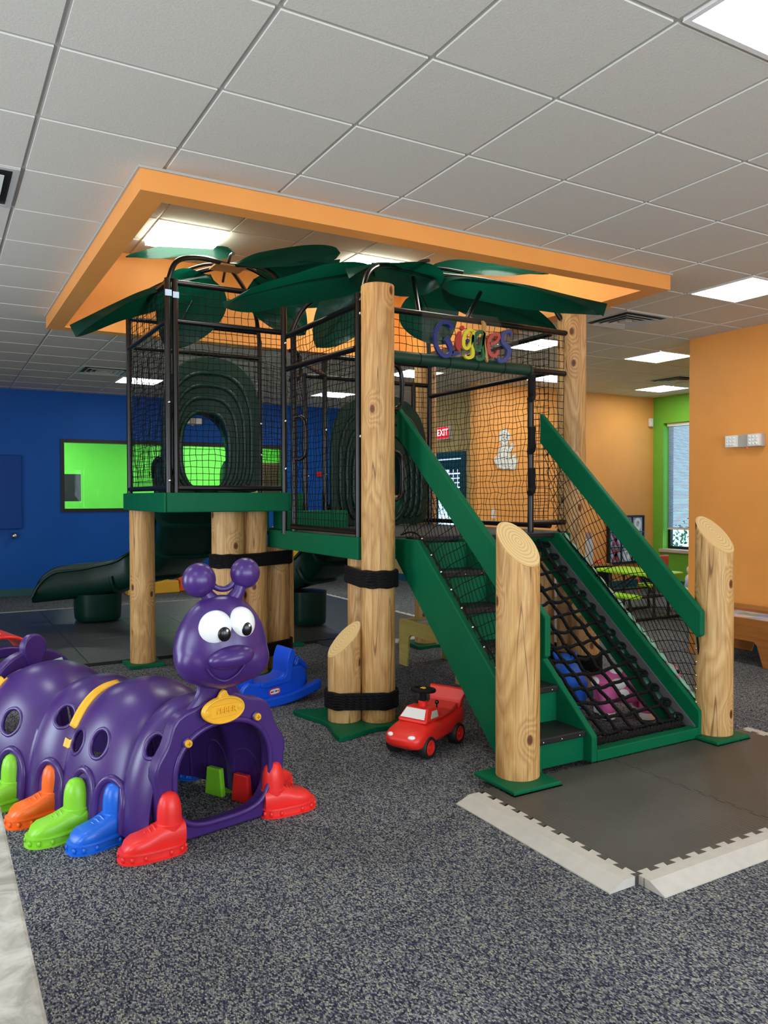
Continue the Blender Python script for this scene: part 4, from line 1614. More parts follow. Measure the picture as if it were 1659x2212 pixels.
for nm, mt, strokes, dots in LET:
    bm = B()
    for st in strokes:
        ribbon(bm, st, 4.545, 0.022)
    for x, z, r in dots:
        lathe(bm, [(r * 0.9, 0), (r, 0.004), (r, 0.018), (r * 0.9, 0.022)], (x, 4.545, z), 16, Matrix.Rotation(PI / 2, 4, 'X'))
    part_label(obj('letter', bm, LM[mt], SG, bevel=0.003), nm)


# ------------------------------------------------------------------ purple caterpillar crawl tunnel
CT = thing('caterpillar_tunnel', 'purple caterpillar crawl tunnel with a smiling head and coloured shoes', 'play tunnel', (0.95, 3.75, 0))
EU, EV = V((0.883, 0.469, 0)), V((-0.469, 0.883, 0))
SEG, V0, UC = 0.72, 2.46, 2.575


def cat_hump(v):
    f = ((v - V0) / SEG) % 1.0
    if v <= V0:
        f = 0.0
    return (0.62 * math.sin(PI * f / 0.36) ** 0.8 if f < 0.36 else math.sin(PI * (f - 0.36) / 0.64) ** 0.75) if 0 < f < 1 else 0.0


def cat_pt(v, th, off=0.0):
    """point on the tunnel skin: th 0 at the left foot, pi at the right foot"""
    h = cat_hump(v)
    a = 0.312 + 0.036 * h + off
    zt = 0.535 + 0.075 * h + off
    c, s = math.cos(th), math.sin(th)
    p = 2.35
    u = UC - a * math.copysign(abs(c) ** (2 / p), c)
    z = 0.012 + zt * abs(s) ** (2 / 2.1)
    k = max(0.0, 1 - (v - V0) / 0.55)
    v = v + (0.05 - 0.286 * (u - UC)) * min(1.0, k) ** 1.4      # the front end follows the panel
    return EU * u + EV * v + V((0, 0, z))


def cat_nrm(v, th):
    e = 1e-3
    n = (cat_pt(v + e, th) - cat_pt(v - e, th)).cross(cat_pt(v, th + e) - cat_pt(v, th - e)).normalized()
    c = EU * UC + EV * v + V((0, 0, 0.2))
    return n if n.dot(cat_pt(v, th) - c) > 0 else -n


def cat_body(va, vb, holes, nv=44):
    bm = B()
    surf(bm, lambda a, b: cat_pt(va + (vb - va) * a, PI * (0.012 + 0.976 * b)), nv, 64)
    body = obj('body_section', bm, M['purple'], CT, smooth=True, solid=0.018)
    bake(body)
    for v, th, r in holes:
        p, n = cat_pt(v, th), cat_nrm(v, th)
        bm = B()
        q = n.to_track_quat('Z', 'Y').to_matrix().to_4x4()
        lathe(bm, [(r, -0.09), (r, 0.09)], p, 28, q)
        cut = obj('cutter', bm, M['purple'])
        md = body.modifiers.new('hole', 'BOOLEAN')
        md.operation = 'DIFFERENCE'
        md.solver = 'EXACT'
        md.object = cut
        bake(body)
        bpy.data.objects.remove(cut)
    for pl in body.data.polygons:
        pl.use_smooth = True
    try:
        body.data.set_sharp_from_angle(angle=math.radians(40))
    except Exception:
        pass
    for v, th, r in holes:
        p, n = cat_pt(v, th), cat_nrm(v, th)
        q = n.to_track_quat('Z', 'Y').to_matrix().to_4x4()
        bm = B()
        pts = []
        for k in range(36):
            a = 2 * PI * k / 36
            w = q @ V((math.cos(a), math.sin(a), 0)) * (r + 0.004)
            # lay the rim on the skin
            dv = w.dot(EV)
            best, bd = None, 9
            for t in range(-110, 111):
                tt = th + t * 0.004
                c = cat_pt(v + dv, tt)
                dd = (c - (p + w)).length
                if dd < bd:
                    best, bd = c, dd
            pts.append(best + n * 0.004)
        tube(bm, pts, 0.0105, 8, closed=True)
        obj('window_rim', bm, M['purple'], body, smooth=True)
    return body


def th_for(z):
    """left flank angle at height z (mean skin)"""
    return math.asin(min(1, ((z - 0.012) / 0.585) ** (2.1 / 2)))


b1 = cat_body(V0, V0 + SEG, ((2.535, th_for(0.43), 0.054), (2.93, th_for(0.375), 0.062), (3.105, th_for(0.375), 0.055), (2.95, PI - th_for(0.44), 0.060)))
b2 = cat_body(V0 + SEG + 0.004, V0 + 2 * SEG + 0.02, ((3.265, th_for(0.46), 0.054), (3.61, th_for(0.375), 0.062), (3.5, PI - th_for(0.4), 0.060), (3.28, PI - th_for(0.4), 0.056)))
# yellow locking band over the joint and small clips
for v, ta, tb, w in ((V0 + SEG, 0.78, 1.62, 0.026), (V0 + SEG, 0.58, 0.66, 0.024), (V0 + 2 * SEG, 0.8, 1.2, 0.03), (V0 + SEG, 1.9, 2.6, 0.026)):
    bm = B()
    surf(bm, lambda a, b: cat_pt(v + 0.004 + w * (a - 0.5) * 2, ta + (tb - ta) * b, 0.008) + V((0, 0, 0.006)), 6, 20)
    part_label(obj('locking_band', bm, M['yellow'], CT, smooth=True, solid=0.012), 'yellow band on the joint')
# raised seam along the back
for va, vb in ((V0 + 0.05, V0 + SEG - 0.02), (V0 + SEG + 0.03, V0 + 2 * SEG - 0.02)):
    bm = B()
    tube(bm, [cat_pt(va + (vb - va) * k / 24, 1.75, 0.002) for k in range(25)], 0.006, 6)
    obj('back_seam', bm, M['purple'], CT, smooth=True)

# front panel
CP = V((1.118, 3.404, 0))
EP = V((0.978, 0.208, 0))
NP = V((0.208, -0.978, 0))


def pw(x, y, z):
    """panel frame: x right, y towards the viewer, z up"""
    return CP + EP * x + NP * y + V((0, 0, z))


def head_outline(n=64):
    oo, ii = [], []
    for k in range(n):
        a = 2 * PI * k / n - PI / 2
        c, s = math.cos(a), math.sin(a)
        if s >= 0:
            x, z = 0.325 * math.copysign(abs(c) ** (2 / 2.3), c), 0.27 + 0.345 * abs(s) ** (2 / 2.0)
            xi, zi = 0.238 * math.copysign(abs(c) ** (2 / 2.3), c), 0.27 + 0.225 * abs(s) ** (2 / 2.2)
        else:
            x, z = 0.325 * math.copysign(abs(c) ** (2 / 9), c) * (1 - 0.10 * abs(s) ** 2), 0.27 - 0.265 * abs(s) ** (2 / 9)
            xi, zi = 0.238 * math.copysign(abs(c) ** (2 / 3.4), c), 0.27 - 0.215 * abs(s) ** (2 / 3.4)
        wob = 0.012 * math.sin(a * 9)
        oo.append((x + wob * c * (s > -0.2), z + wob * max(s, 0)))
        ii.append((xi, zi))
    return oo, ii


oo, ii = head_outline()
bm = B()
plate_hole(bm, [pw(x, 0.02, z) for x, z in oo], [pw(x, 0.02, z) for x, z in ii], NP * -0.075)
fp = obj('front_panel', bm, M['purple'], CT, smooth=True, bevel=0.014, bseg=3)
bm = B()
tube(bm, [pw(x * 1.02, 0.022, z * 1.0) for x, z in ii], 0.013, 8, closed=True)
obj('panel_lip', bm, M['purple'], fp, smooth=True)
for x, z in ((-0.185, 0.435), (0.165, 0.485)):
    for rr, mm, nm, y0 in ((0.024, 'purple', 'screw_boss', 0.02), (0.017, 'yellow', 'screw_cap', 0.032)):
        bm = B()
        lathe(bm, [(rr, 0), (rr, 0.010), (rr * 0.8, 0.014)], (0, 0, 0), 20, frame_matrix((0, 0, 0), EP, NP))
        bmesh.ops.translate(bm, verts=bm.verts, vec=pw(x, y0, z))
        sb = obj(nm, bm, M[mm], fp, smooth=True)
    bm = B()
    mt = frame_matrix(pw(x, 0.0465, z), EP, NP)
    box(bm, (-0.009, -0.002, 0), (0.009, 0.002, 0.001), mt)
    box(bm, (-0.002, -0.009, 0), (0.002, 0.009, 0.001), mt)
    obj('screw_slot', bm, plain('dark_yellow', 'b27c10', 0.5, var=0), fp)

# neck and head
bm = B()
secs = []
for z, hx, hy in ((0.50, 0.19, 0.025), (0.57, 0.15, 0.03), (0.605, 0.118, 0.035), (0.64, 0.098, 0.042), (0.70, 0.10, 0.05), (0.76, 0.12, 0.06)):
    secs.append([pw(hx * math.cos(2 * PI * k / 24) - 0.02, -0.01 + hy * math.sin(2 * PI * k / 24), z) for k in range(24)])
loft(bm, secs)
obj('neck', bm, M['purple'], CT, smooth=True)
HX, HYc = 0.0, 0.03
EH, NH = V((0.9945, -0.1045, 0)), V((-0.1045, -0.9945, 0))
HC = V((1.100, 3.375, 0))


def ph(x, y, z):
    """head frame, turned a little more towards the viewer than the panel"""
    return HC + EH * x + NH * y + V((0, 0, z))


prof = [(0.655, 0.02), (0.661, 0.06), (0.676, 0.105), (0.70, 0.145), (0.74, 0.186), (0.79, 0.205), (0.835, 0.207), (0.88, 0.200), (0.93, 0.184), (0.975, 0.160), (1.01, 0.133), (1.04, 0.10), (1.058, 0.066), (1.067, 0.02)]
bm = B()
pr_ = crom([(z, w, 0) for z, w in prof], 4)
loft(bm, [[ph(HX + w * math.cos(2 * PI * k / 40), HYc + w * 0.66 * math.sin(2 * PI * k / 40), z) for k in range(40)] for z, w, _ in pr_])
HR = Matrix.Rotation(math.atan2(EH.y, EH.x), 3, 'Z')
for sx in (-1, 1):
    ball(bm, ph(HX + 0.002 + 0.095 * sx, HYc + 0.030, 0.79), (0.112, 0.088, 0.105), HR, 32, 20)
hd = obj('head', bm, M['purple'], CT, smooth=True)
md = hd.modifiers.new('remesh', 'REMESH')
md.mode = 'VOXEL'
md.voxel_size = 0.007
md = hd.modifiers.new('soften', 'SMOOTH')
md.factor = 0.5
md.iterations = 14
bake(hd)
for pl_ in hd.data.polygons:
    pl_.use_smooth = True


def head_surface_y(x, z):
    """how far the head front stands out at (x, z)"""
    w = 0.02
    for (za, wa), (zb, wb) in zip(prof, prof[1:]):
        if za <= z <= zb:
            w = wa + (wb - wa) * (z - za) / (zb - za)
    q = max(0.0, 1 - ((x - HX) / w) ** 2)
    return HYc + 0.66 * w * math.sqrt(q)


for x, z, rx, rz in ((-0.042, 0.935, 0.074, 0.078), (0.068, 0.947, 0.064, 0.074)):
    bm = B()
    ball(bm, ph(x, head_surface_y(x, z) - 0.028, z), (rx, 0.056, rz), HR, 28, 18)
    part_label(obj('eye', bm, M['white'], hd, smooth=True), 'glossy white eye')
for x, z, rx, rz, d in ((-0.016, 0.917, 0.028, 0.031, 0.022), (0.084, 0.930, 0.023, 0.030, 0.020)):
    bm = B()
    ball(bm, ph(x, head_surface_y(x, z) + d, z), (rx, 0.012, rz), HR)
    part_label(obj('pupil', bm, M['black'], hd, smooth=True), 'black pupil')
    bm = B()
    ball(bm, ph(x + 0.010, head_surface_y(x, z) + d + 0.010, z + 0.016), (0.005, 0.004, 0.006), HR, 10, 8)
    obj('eye_highlight', bm, M['white'], hd, smooth=True)
bm = B()
ball(bm, ph(0.014, 0.165, 0.815), (0.100, 0.066, 0.049), HR @ Matrix.Rotation(-0.14, 3, 'Y'), 28, 18)
obj('nose', bm, M['purple'], hd, smooth=True)
bm = B()
sm = [(-0.088, 0.775), (-0.068, 0.745), (-0.04, 0.722), (-0.005, 0.712), (0.03, 0.728), (0.06, 0.76), (0.088, 0.80)]
tube(bm, [ph(x, head_surface_y(x, z) + 0.012, z) for x, z, _ in crom([(a, b, 0) for a, b in sm], 5)], 0.0055, 8)
obj('mouth', bm, M['purple'], hd, smooth=True)
bm = B()
ball(bm, ph(-0.004, 0.118, 0.742), (0.055, 0.03, 0.03), HR)
obj('tongue', bm, M['purple'], hd, smooth=True)
for x, z, r, bx in ((-0.092, 1.135, 0.073, -0.03), (0.112, 1.158, 0.066, 0.05)):
    bm = B()
    tube(bm, [ph(bx, 0.02, 1.03), ph((bx + x) / 2, 0.02, 1.075), ph(x, 0.02, z)], [0.04, 0.028, 0.024], 14)
    ball(bm, ph(x, 0.02, z), (r, r * 0.9, r * 1.04), HR, 28, 18)
    obj('antenna', bm, M['purple'], hd, smooth=True)
bm = B()
tube(bm, crom([ph(-0.05, 0.01, 1.13), ph(-0.01, 0.01, 1.095), ph(0.04, 0.01, 1.095), ph(0.08, 0.01, 1.135)], 6), 0.014, 10)
obj('antenna_bridge', bm, M['purple'], hd, smooth=True)

# yellow oval name plate
PX = -0.025
bm = B()
pts = []
for k in range(48):
    a = 2 * PI * k / 48
    pts.append(pw(0.012 + 0.108 * math.cos(a), 0.0, 0.557 + 0.066 * math.sin(a)))
bm_o = []
for k in range(48):
    a = 2 * PI * k / 48
    c, s = math.cos(a), math.sin(a)
    x, z = 0.106 * c, 0.060 * s
    if abs(c) < 0.22 and s > 0:
        z = 0.062 + 0.030 * math.cos(c / 0.22 * PI / 2)
    bm_o.append(pw(PX + x, 0.045, 0.558 + z))
prism(bm, bm_o, NP * 0.02)
np_ = part_label(obj('name_plate', bm, M['yellow'], CT, bevel=0.005, bseg=3), 'yellow oval name plate with a tab')
bm = B()
tube(bm, [pw(PX + 0.098 * math.cos(2 * PI * k / 48), 0.066, 0.557 + 0.054 * math.sin(2 * PI * k / 48)) for k in range(48)], 0.005, 6, closed=True)
for x, z in ((PX - 0.082, 0.555), (PX + 0.082, 0.560), (PX, 0.632)):
    lathe(bm, [(0.014, 0), (0.014, 0.004), (0.011, 0.005)], pw(x, 0.064, z), 16, frame_matrix((0, 0, 0), EP, NP))
mt = frame_matrix((0, 0, 0), EP, NP)
for s_ in (-1, 1):
    tube(bm, [pw(PX - 0.064, 0.066, 0.557 + 0.026 * s_), pw(PX + 0.064, 0.066, 0.557 + 0.026 * s_)], 0.0018, 5)
obj('plate_rim', bm, M['yellow'], np_, smooth=True)
text_mesh('raised_lettering', 'FEBER', 0.038, 0.004, M['yellow'], np_, frame_matrix(pw(PX + 0.010, 0.067, 0.557), EP, NP), bold=0.0004)


# shoes: heel at the tunnel wall, toe pointing away
def shoe(heel, tv, mat, arch_n=True):
    t = V((tv[0], tv[1], 0)).normalized()
    s = V((-t.y, t.x, 0))
    h = V((heel[0], heel[1], 0))

    def q(a, b, z):
        return h + t * a + s * b + V((0, 0, z))
    prof_ = [(-0.035, 0.052, 0.125), (0.0, 0.058, 0.128), (0.04, 0.060, 0.128), (0.075, 0.061, 0.122), (0.105, 0.064, 0.108), (0.14, 0.068, 0.098), (0.175, 0.066, 0.092), (0.20, 0.055, 0.078), (0.215, 0.035, 0.058), (0.222, 0.012, 0.04)]
    bm = B()
    secs = []
    for a, w, z in prof_:
        ring = []
        for k in range(24):
            an = 2 * PI * k / 24
            c, sn = math.cos(an), math.sin(an)
            ring.append(q(a, w * math.copysign(abs(c) ** 0.62, c), 0.022 + (z - 0.022) * (0.5 + 0.5 * math.copysign(abs(sn) ** 0.7, sn))))
        secs.append(ring)
    loft(bm, secs)
    f = obj('shoe', bm, mat, CT, smooth=True)
    bm = B()
    # ankle
    lathe(bm, [(0.057, 0.08), (0.058, 0.122), (0.052, 0.126), (0.051, 0.165), (0.048, 0.195), (0.041, 0.222), (0.029, 0.240), (0.012, 0.249)], q(0.022, 0, 0), 28)
    obj('ankle', bm, mat, f, smooth=True)
    bm = B()
    for k in range(3):
        a = 0.088 + 0.018 * k
        zt = 0.116 - 0.009 * k
        tube(bm, [q(a, -0.032, zt - 0.006), q(a + 0.002, 0, zt + 0.004), q(a, 0.032, zt - 0.006)], 0.0045, 6)
    obj('laces', bm, mat, f, smooth=True)
    bm = B()

    def sole(off, z):
        out = []
        for k in range(40):
            an = 2 * PI * k / 40
            c, sn = math.cos(an), math.sin(an)
            a = 0.095 + (0.135 + off) * math.copysign(abs(c) ** (0.45 if c < 0 else 0.9), c)
            w = (0.071 + off) * math.copysign(abs(sn) ** 0.75, sn) * (1 + 0.06 * c)
            out.append(q(a, w, z))
        return out
    loft(bm, [sole(0.008, 0.0), sole(0.008, 0.006), sole(-0.001, 0.009), sole(-0.002, 0.034), sole(0.005, 0.037), sole(0.004, 0.044), sole(-0.012, 0.048)])
    ed = sole(0.001, 0.02)
    for k in range(2, 40, 3):
        ball(bm, ed[k], (0.009, 0.009, 0.012), u=8, v=6)
    obj('sole', bm, mat, f, smooth=True)
    if arch_n:
        bm = B()
        left = h.dot(EU) < UC
        vs_, pts = h.dot(EV) - (0.0 if left else 0.0), []
        for k in range(-4, 21):
            an = PI * min(max(k, 0), 16) / 16
            z = 0.15 + 0.115 * math.sin(an)
            if k < 0:
                z = 0.15 + 0.026 * k
            elif k > 16:
                z = 0.15 - 0.026 * (k - 16)
            th = th_for(z)
            vv = vs_ - 0.084 * math.cos(an)
            sh = (0.05 - 0.286 * (h.dot(EU) - UC)) * min(1.0, max(0.0, 1 - (vv - V0) / 0.55)) ** 1.4
            pts.append(cat_pt(vv - sh, th if left else PI - th, 0.006))
        tube(bm, pts, 0.019, 8)
        obj('shoe_arch', bm, M['purple'], CT, smooth=True)
    return f


shoe((0.878, 3.315), (-1.0, -0.06), M['shoe_red'], False)
shoe((1.360, 3.455), (1.0, 0.03), M['shoe_red'], False)
shoe((0.700, 3.555), (-0.95, -0.31), M['shoe_blue'])
shoe((0.560, 3.69), (-1.0, -0.16), M['shoe_green'])
shoe((0.500, 3.955), (-0.98, -0.2), M['shoe_orange'])
shoe((0.345, 4.20), (-0.96, -0.25), M['shoe_green'])
UR = UC + 0.385
for v, c in ((2.60, 'shoe_red'), (2.80, 'shoe_green'), (3.10, 'shoe_blue'), (3.36, 'shoe_orange'), (3.6, 'shoe_green')):
    p = EU * UR + EV * v
    shoe((p.x, p.y), (EU.x, EU.y), M[c])
for v, c in ((2.62, 'shoe_red'), (2.80, 'shoe_green')):     # shoe backs that stand inside the tunnel
    bm = B()
    p = EU * (UC + 0.275) + EV * v
    prism(bm, [p + EV * -0.06, p + EV * 0.06, p + EV * 0.045 + V((0, 0, 0.14)), p + EV * -0.045 + V((0, 0, 0.14))], EU * 0.03)
    obj('shoe_back', bm, M[c], CT, bevel=0.006)

# rear ring with its lug and label
bm = B()
ro, ri = [], []
vr = V0 + 2 * SEG + 0.03
for k in range(41):
    a = PI * k / 40
    c, s = math.cos(a), math.sin(a)
    cc = math.copysign(abs(c) ** (2 / 2.3), c)
    ro.append(EU * (UC + 0.06 - 0.385 * cc) + EV * vr + V((0, 0, 0.01 + 0.645 * s)))
    ri.append(EU * (UC + 0.06 - 0.285 * cc) + EV * vr + V((0, 0, 0.01 + 0.525 * s)))
rr = ro + ri[::-1]
n = len(ro)
a0 = [bm.verts.new(p) for p in ro]
b0 = [bm.verts.new(p) for p in ri]
a1 = [bm.verts.new(p + EV * 0.07) for p in ro]
b1_ = [bm.verts.new(p + EV * 0.07) for p in ri]
for k in range(n - 1):
    bm.faces.new((a0[k], a0[k + 1], b0[k + 1], b0[k]))
    bm.faces.new((a1[k], b1_[k], b1_[k + 1], a1[k + 1]))
    bm.faces.new((a0[k], a1[k], a1[k + 1], a0[k + 1]))
    bm.faces.new((b0[k], b0[k + 1], b1_[k + 1], b1_[k]))
for k in (0, n - 1):
    bm.faces.new((a0[k], b0[k], b1_[k], a1[k]))
rg = obj('rear_panel', bm, M['purple'], CT, smooth=True, bevel=0.012)
lug = V((0.484, 4.689, 0.657))
ud_ = V((0.9, 0.44, 0)).normalized()
bm = B()
pts = []
for k in range(40):
    a = 2 * PI * k / 40
    x, z = 0.072 * math.cos(a), 0.075 * math.sin(a)
    if z < 0:
        z *= 1.55
        x *= 1 - 0.35 * (-z / 0.116) ** 1.5
    pts.append(lug + ud_ * x + V((0, 0, z + 0.012)))
prism(bm, pts, V((-0.44, 0.9, 0)).normalized() * 0.05)
obj('rear_lug', bm, M['purple'], CT, smooth=True, bevel=0.012, bseg=3)
bm = B()
mt = frame_matrix(cat_pt(V0 + 2 * SEG - 0.02, 1.98, 0.012) + V((0.0, 0, 0.035)), (0.9, 0.36, -0.12), (-0.2, -0.75, 0.6))
box(bm, (-0.042, -0.026, 0), (0.042, 0.026, 0.003), mt)
part_label(obj('maker_label', bm, M['silver_label'], CT), 'silver rectangular label')

# the further crawl tunnel behind it
T2 = thing('crawl_tunnel', 'red crawl tunnel with a purple rim at the left edge, behind the caterpillar', 'play tunnel', (0.37, 5.0, 0))
e2, n2 = V((0.97, 0.24, 0)), V((-0.24, 0.97, 0))
c2 = V((0.36, 5.0, 0))


def t2(x, z, y):
    return c2 + e2 * x + n2 * y + V((0, 0, z))


for nm, ro_, ri_, ht, hi, y0, y1, mt in (('rim_panel', 0.37, 0.31, 0.625, 0.565, 0.0, 0.07, 'purple'), ('tunnel_section', 0.385, 0.365, 0.68, 0.66, 0.075, 0.6, 'red')):
    bm = B()
    A = []
    for k in range(41):
        a = PI * k / 40
        c, s = math.cos(a), math.sin(a)
        cc = math.copysign(abs(c) ** (2 / 2.3), c)
        A.append((t2(-ro_ * cc, 0.005 + ht * s, y0), t2(-ri_ * cc, 0.005 + hi * s, y0), t2(-ri_ * cc, 0.005 + hi * s, y1), t2(-ro_ * cc, 0.005 + ht * s, y1)))
    loft(bm, A)
    obj(nm, bm, M[mt], T2, smooth=True, bevel=0.008)
bm = B()
surf(bm, lambda a, b: t2(-0.34 * math.cos(0.15 + 0.6 * b), 0.005 + 0.62 * math.sin(0.15 + 0.6 * b), 0.1 + 0.4 * a), 4, 10)
part_label(obj('inner_lining', bm, M['dark_green'], T2, smooth=True, solid=0.01), 'dark green lining inside the tunnel')
bm = B()
surf(bm, lambda a, b: t2(-0.388 * math.cos(1.1 + 0.45 * b), 0.012 + 0.69 * math.sin(1.1 + 0.45 * b), 0.06 + 0.06 * a), 3, 12)
obj('locking_band', bm, M['yellow'], T2, smooth=True, solid=0.01)


# ------------------------------------------------------------------ foam mats
def v3(p):
    return V((p[0], p[1], 0.0))


def tooth_line(p0, p1, n, depth, lead=0.5):
    """dovetail edge from p0 to p1: teeth stand out to the left of the direction"""
    p0, p1 = v3(p0), v3(p1)
    d = p1 - p0
    L = d.length / n
    t = d.normalized()
    o = V((-t.y, t.x, 0))
    out = []
    for k in range(n):
        b = p0 + t * (L * k)
        out += [b + t * L * 0.29, b + t * L * 0.20 + o * depth, b + t * L * 0.80 + o * depth, b + t * L * 0.71]
    return [p0] + out + [p1]


def foam_tile(name, outline, z1, mat, label, cat, group=None):
    bm = B()
    prism(bm, [(p[0], p[1], 0.001) for p in outline], (0, 0, z1))
    o = obj(name, bm, mat)
    return tag(o, label, cat, group)


MX0, MX1, MY0, MY1, MS = 2.325, 4.40, 2.105, 3.12, 3.27
left_edge = tooth_line((MX0, MY1), (MX0, MY0), 11, 0.028)
front_a = tooth_line((MX0, MY0), (MS, MY0), 10, -0.028)
front_b = tooth_line((MS, MY0), (MX1, MY0), 12, -0.028)
mid = tooth_line((MS, MY0), (MS, MY1), 11, 0.02)
right_edge = tooth_line((MX1, MY0), (MX1, MY1), 11, -0.028)
foam_tile('foam_mat_tile', front_a[:-1] + mid[:-1] + [V((MS, MY1, 0)), V((2.75, MY1, 0)), V((2.75, 2.955, 0)), V((2.43, 2.955, 0)), V((2.43, MY1, 0))] + left_edge[:-1], 0.035, M['mat'],
          'dark ribbed foam mat tile at the foot of the stairs, with the front corner', 'foam mat', 'foam mat tiles at the stair foot')
foam_tile('foam_mat_tile', front_b[:-1] + right_edge[:-1] + [V((MX1, MY1, 0)), V((4.265, MY1, 0)), V((4.265, 2.965, 0)), V((3.955, 2.965, 0)), V((3.955, MY1, 0)), V((MS + 0.005, MY1, 0))] + [p + V((0.005, 0, 0)) for p in mid[::-1][1:-1]], 0.035, M['mat'],
          'dark ribbed foam mat tile in front of the rope climb and the right post', 'foam mat', 'foam mat tiles at the stair foot')


def ramp_strip(p0, p1, n, width, h, label, group, inner_off, mat='mat_edge', cut0=0.0, cut1=0.0):
    """bevelled border strip: toothed inner edge from p0 to p1, sloping out to the left of the direction"""
    p0, p1 = v3(p0), v3(p1)
    t = (p1 - p0).normalized()
    o = V((-t.y, t.x, 0))
    te = tooth_line(p0, p1, n, inner_off)
    bm = B()
    top = [p + V((0, 0, h)) for p in te]
    bot = [p + V((0, 0, 0.001)) for p in te]
    mid_a, mid_b = p0 + o * width * 0.42 + V((0, 0, h)), p1 + o * width * 0.42 + V((0, 0, h))
    out_a, out_b = p0 + o * width + t * cut0 + V((0, 0, 0.006)), p1 + o * width + t * cut1 + V((0, 0, 0.006))
    ob_a, ob_b = out_a - V((0, 0, 0.005)), out_b - V((0, 0, 0.005))
    vt = [bm.verts.new(p) for p in top]
    vb = [bm.verts.new(p) for p in bot]
    ma, mb, oa, ob_, za, zb = [bm.verts.new(p) for p in (mid_a, mid_b, out_a, out_b, ob_a, ob_b)]
    bm.faces.new(vt + [mb, ma])
    for a, b, c, d in zip(vt, vt[1:], vb[1:], vb):
        bm.faces.new((a, b, c, d))
    bm.faces.new((ma, mb, ob_, oa))
    bm.faces.new((oa, ob_, zb, za))
    bm.faces.new((vt[0], ma, oa, za, vb[0]))
    bm.faces.new((vt[-1], vb[-1], zb, ob_, mb))
    o_ = obj('mat_edge_strip', bm, M[mat])
    return tag(o_, label, 'mat edging', group)


# toothed lines are drawn with the dark tile on their right, so the pale strip fills the gaps between its teeth
ramp_strip((MX0, MY0 - 0.0, 0), (MX0, MY1 - 0.02, 0), 11, 0.135, 0.0362, 'pale grey toothed mat strip on the left of the stair mat', 'pale mat edging', -0.026)
ramp_strip((MX1, MY0, 0), (MX0 + 0.02, MY0, 0), 22, 0.125, 0.0362, 'pale grey toothed mat strip along the near edge of the stair mat', 'pale mat edging', -0.026)
ramp_strip((MX1, MY1, 0), (MX1, MY0, 0), 11, 0.125, 0.0362, 'pale grey mat strip right of the tilted right post', 'pale mat edging', -0.026)

# rear mat under the slides
RX0, RX1, RY0, RY1 = -1.45, 5.15, 7.27, 11.05
ni, nj = 5, 3
for i in range(ni):
    for j in range(nj):
        a, b = RX0 + (RX1 - RX0) * i / ni, RX0 + (RX1 - RX0) * (i + 1) / ni
        c, d = RY0 + (RY1 - RY0) * j / nj, RY0 + (RY1 - RY0) * (j + 1) / nj
        g = 0.002
        if i == 0:
            continue
        bm = B()
        box(bm, (a + g, c + g, 0.001), (b - g, d - g, 0.022))
        tag(obj('rubber_floor_tile', bm, M['rear_mat'], bevel=0.003), 'black ribbed rubber floor tile under the slides, %s row, %s' %
            (('nearest', 'middle', 'far')[j], ('', 'under the end of the left slide', 'behind the left tower log', 'under the right slide', 'rightmost under the deck')[i]), 'rubber mat', 'rubber floor tiles under the slides')
ramp_strip((RX0 + 1.4, RY0, 0), (4.2, RY0, 0), 8, -0.001, 0.03, 'black sloping edge of the rear rubber mat', 'rear mat edging', 0.0, 'mat_black')
bm = B()
for k in range(30):
    a = 0.0 + 4.2 * k / 30
    box(bm, (a, RY0 + 0.015, 0.02), (a + 0.09, RY0 + 0.028, 0.0235))
bm.free()
ramp_strip((RX1, RY1, 0), (RX1, RY0 - 0.4, 0), 30, -0.06, 0.028, 'pale edging strip on the right of the rear rubber mat', 'rear mat edging', 0.02)
ramp_strip((RX0 + 1.4, RY1, 0), (RX1, RY1, 0), 40, 0.05, 0.028, 'pale edging strip along the far side of the rear rubber mat', 'rear mat edging', 0.0)
ramp_strip((RX1 - 0.02, 6.92, 0), (3.45, 6.92, 0), 14, 0.08, 0.03, 'pale edging strip of the rear mat beside the wooden table', 'rear mat edging', -0.02)
bm = B()
box(bm, (3.4, 6.92, 0.001), (5.1, 7.265, 0.022))
tag(obj('rubber_floor_tile', bm, M['rear_mat']), 'narrow rubber floor tile beside the pale edging strip, behind the front log', 'rubber mat', 'rubber floor tiles under the slides')

# ------------------------------------------------------------------ red ride-on car (plain, no face)
CAR = thing('ride_on_car', 'red plastic ride-on toy car with black wheels and steering wheel beside the front logs', 'toy car')
secs = []
prof_ = [(-0.285, 0.090, 0.10, 0.20), (-0.27, 0.112, 0.085, 0.225), (-0.20, 0.122, 0.07, 0.215), (-0.10, 0.120, 0.06, 0.190), (0.00, 0.118, 0.055, 0.186), (0.06, 0.122, 0.055, 0.20),
         (0.12, 0.128, 0.05, 0.192), (0.18, 0.130, 0.05, 0.178), (0.235, 0.122, 0.055, 0.160), (0.27, 0.100, 0.07, 0.140), (0.29, 0.06, 0.09, 0.12)]
bm = B()
for x, w, zb, zt in [(a, b, c, d) for a, b, c, d in crom(prof_, 4)]:
    ring = []
    for k in range(32):
        a = 2 * PI * k / 32
        c, s = math.cos(a), math.sin(a)
        ring.append((x, w * math.copysign(abs(c) ** 0.6, c), (zb + zt) / 2 + (zt - zb) / 2 * math.copysign(abs(s) ** 0.62, s)))
    secs.append(ring)
loft(bm, secs)
obj('car_body', bm, M['red'], CAR, smooth=True)
bm = B()
loft(bm, [[(0.155, -0.095, 0.185), (0.155, 0.095, 0.185), (-0.0, 0.098, 0.185), (-0.0, -0.098, 0.185)],
          [(0.150, -0.098, 0.20), (0.150, 0.098, 0.20), (-0.01, 0.10, 0.20), (-0.01, -0.10, 0.20)],
          [(0.090, -0.075, 0.262), (0.090, 0.075, 0.262), (-0.0, 0.08, 0.258), (-0.0, -0.08, 0.258)]])
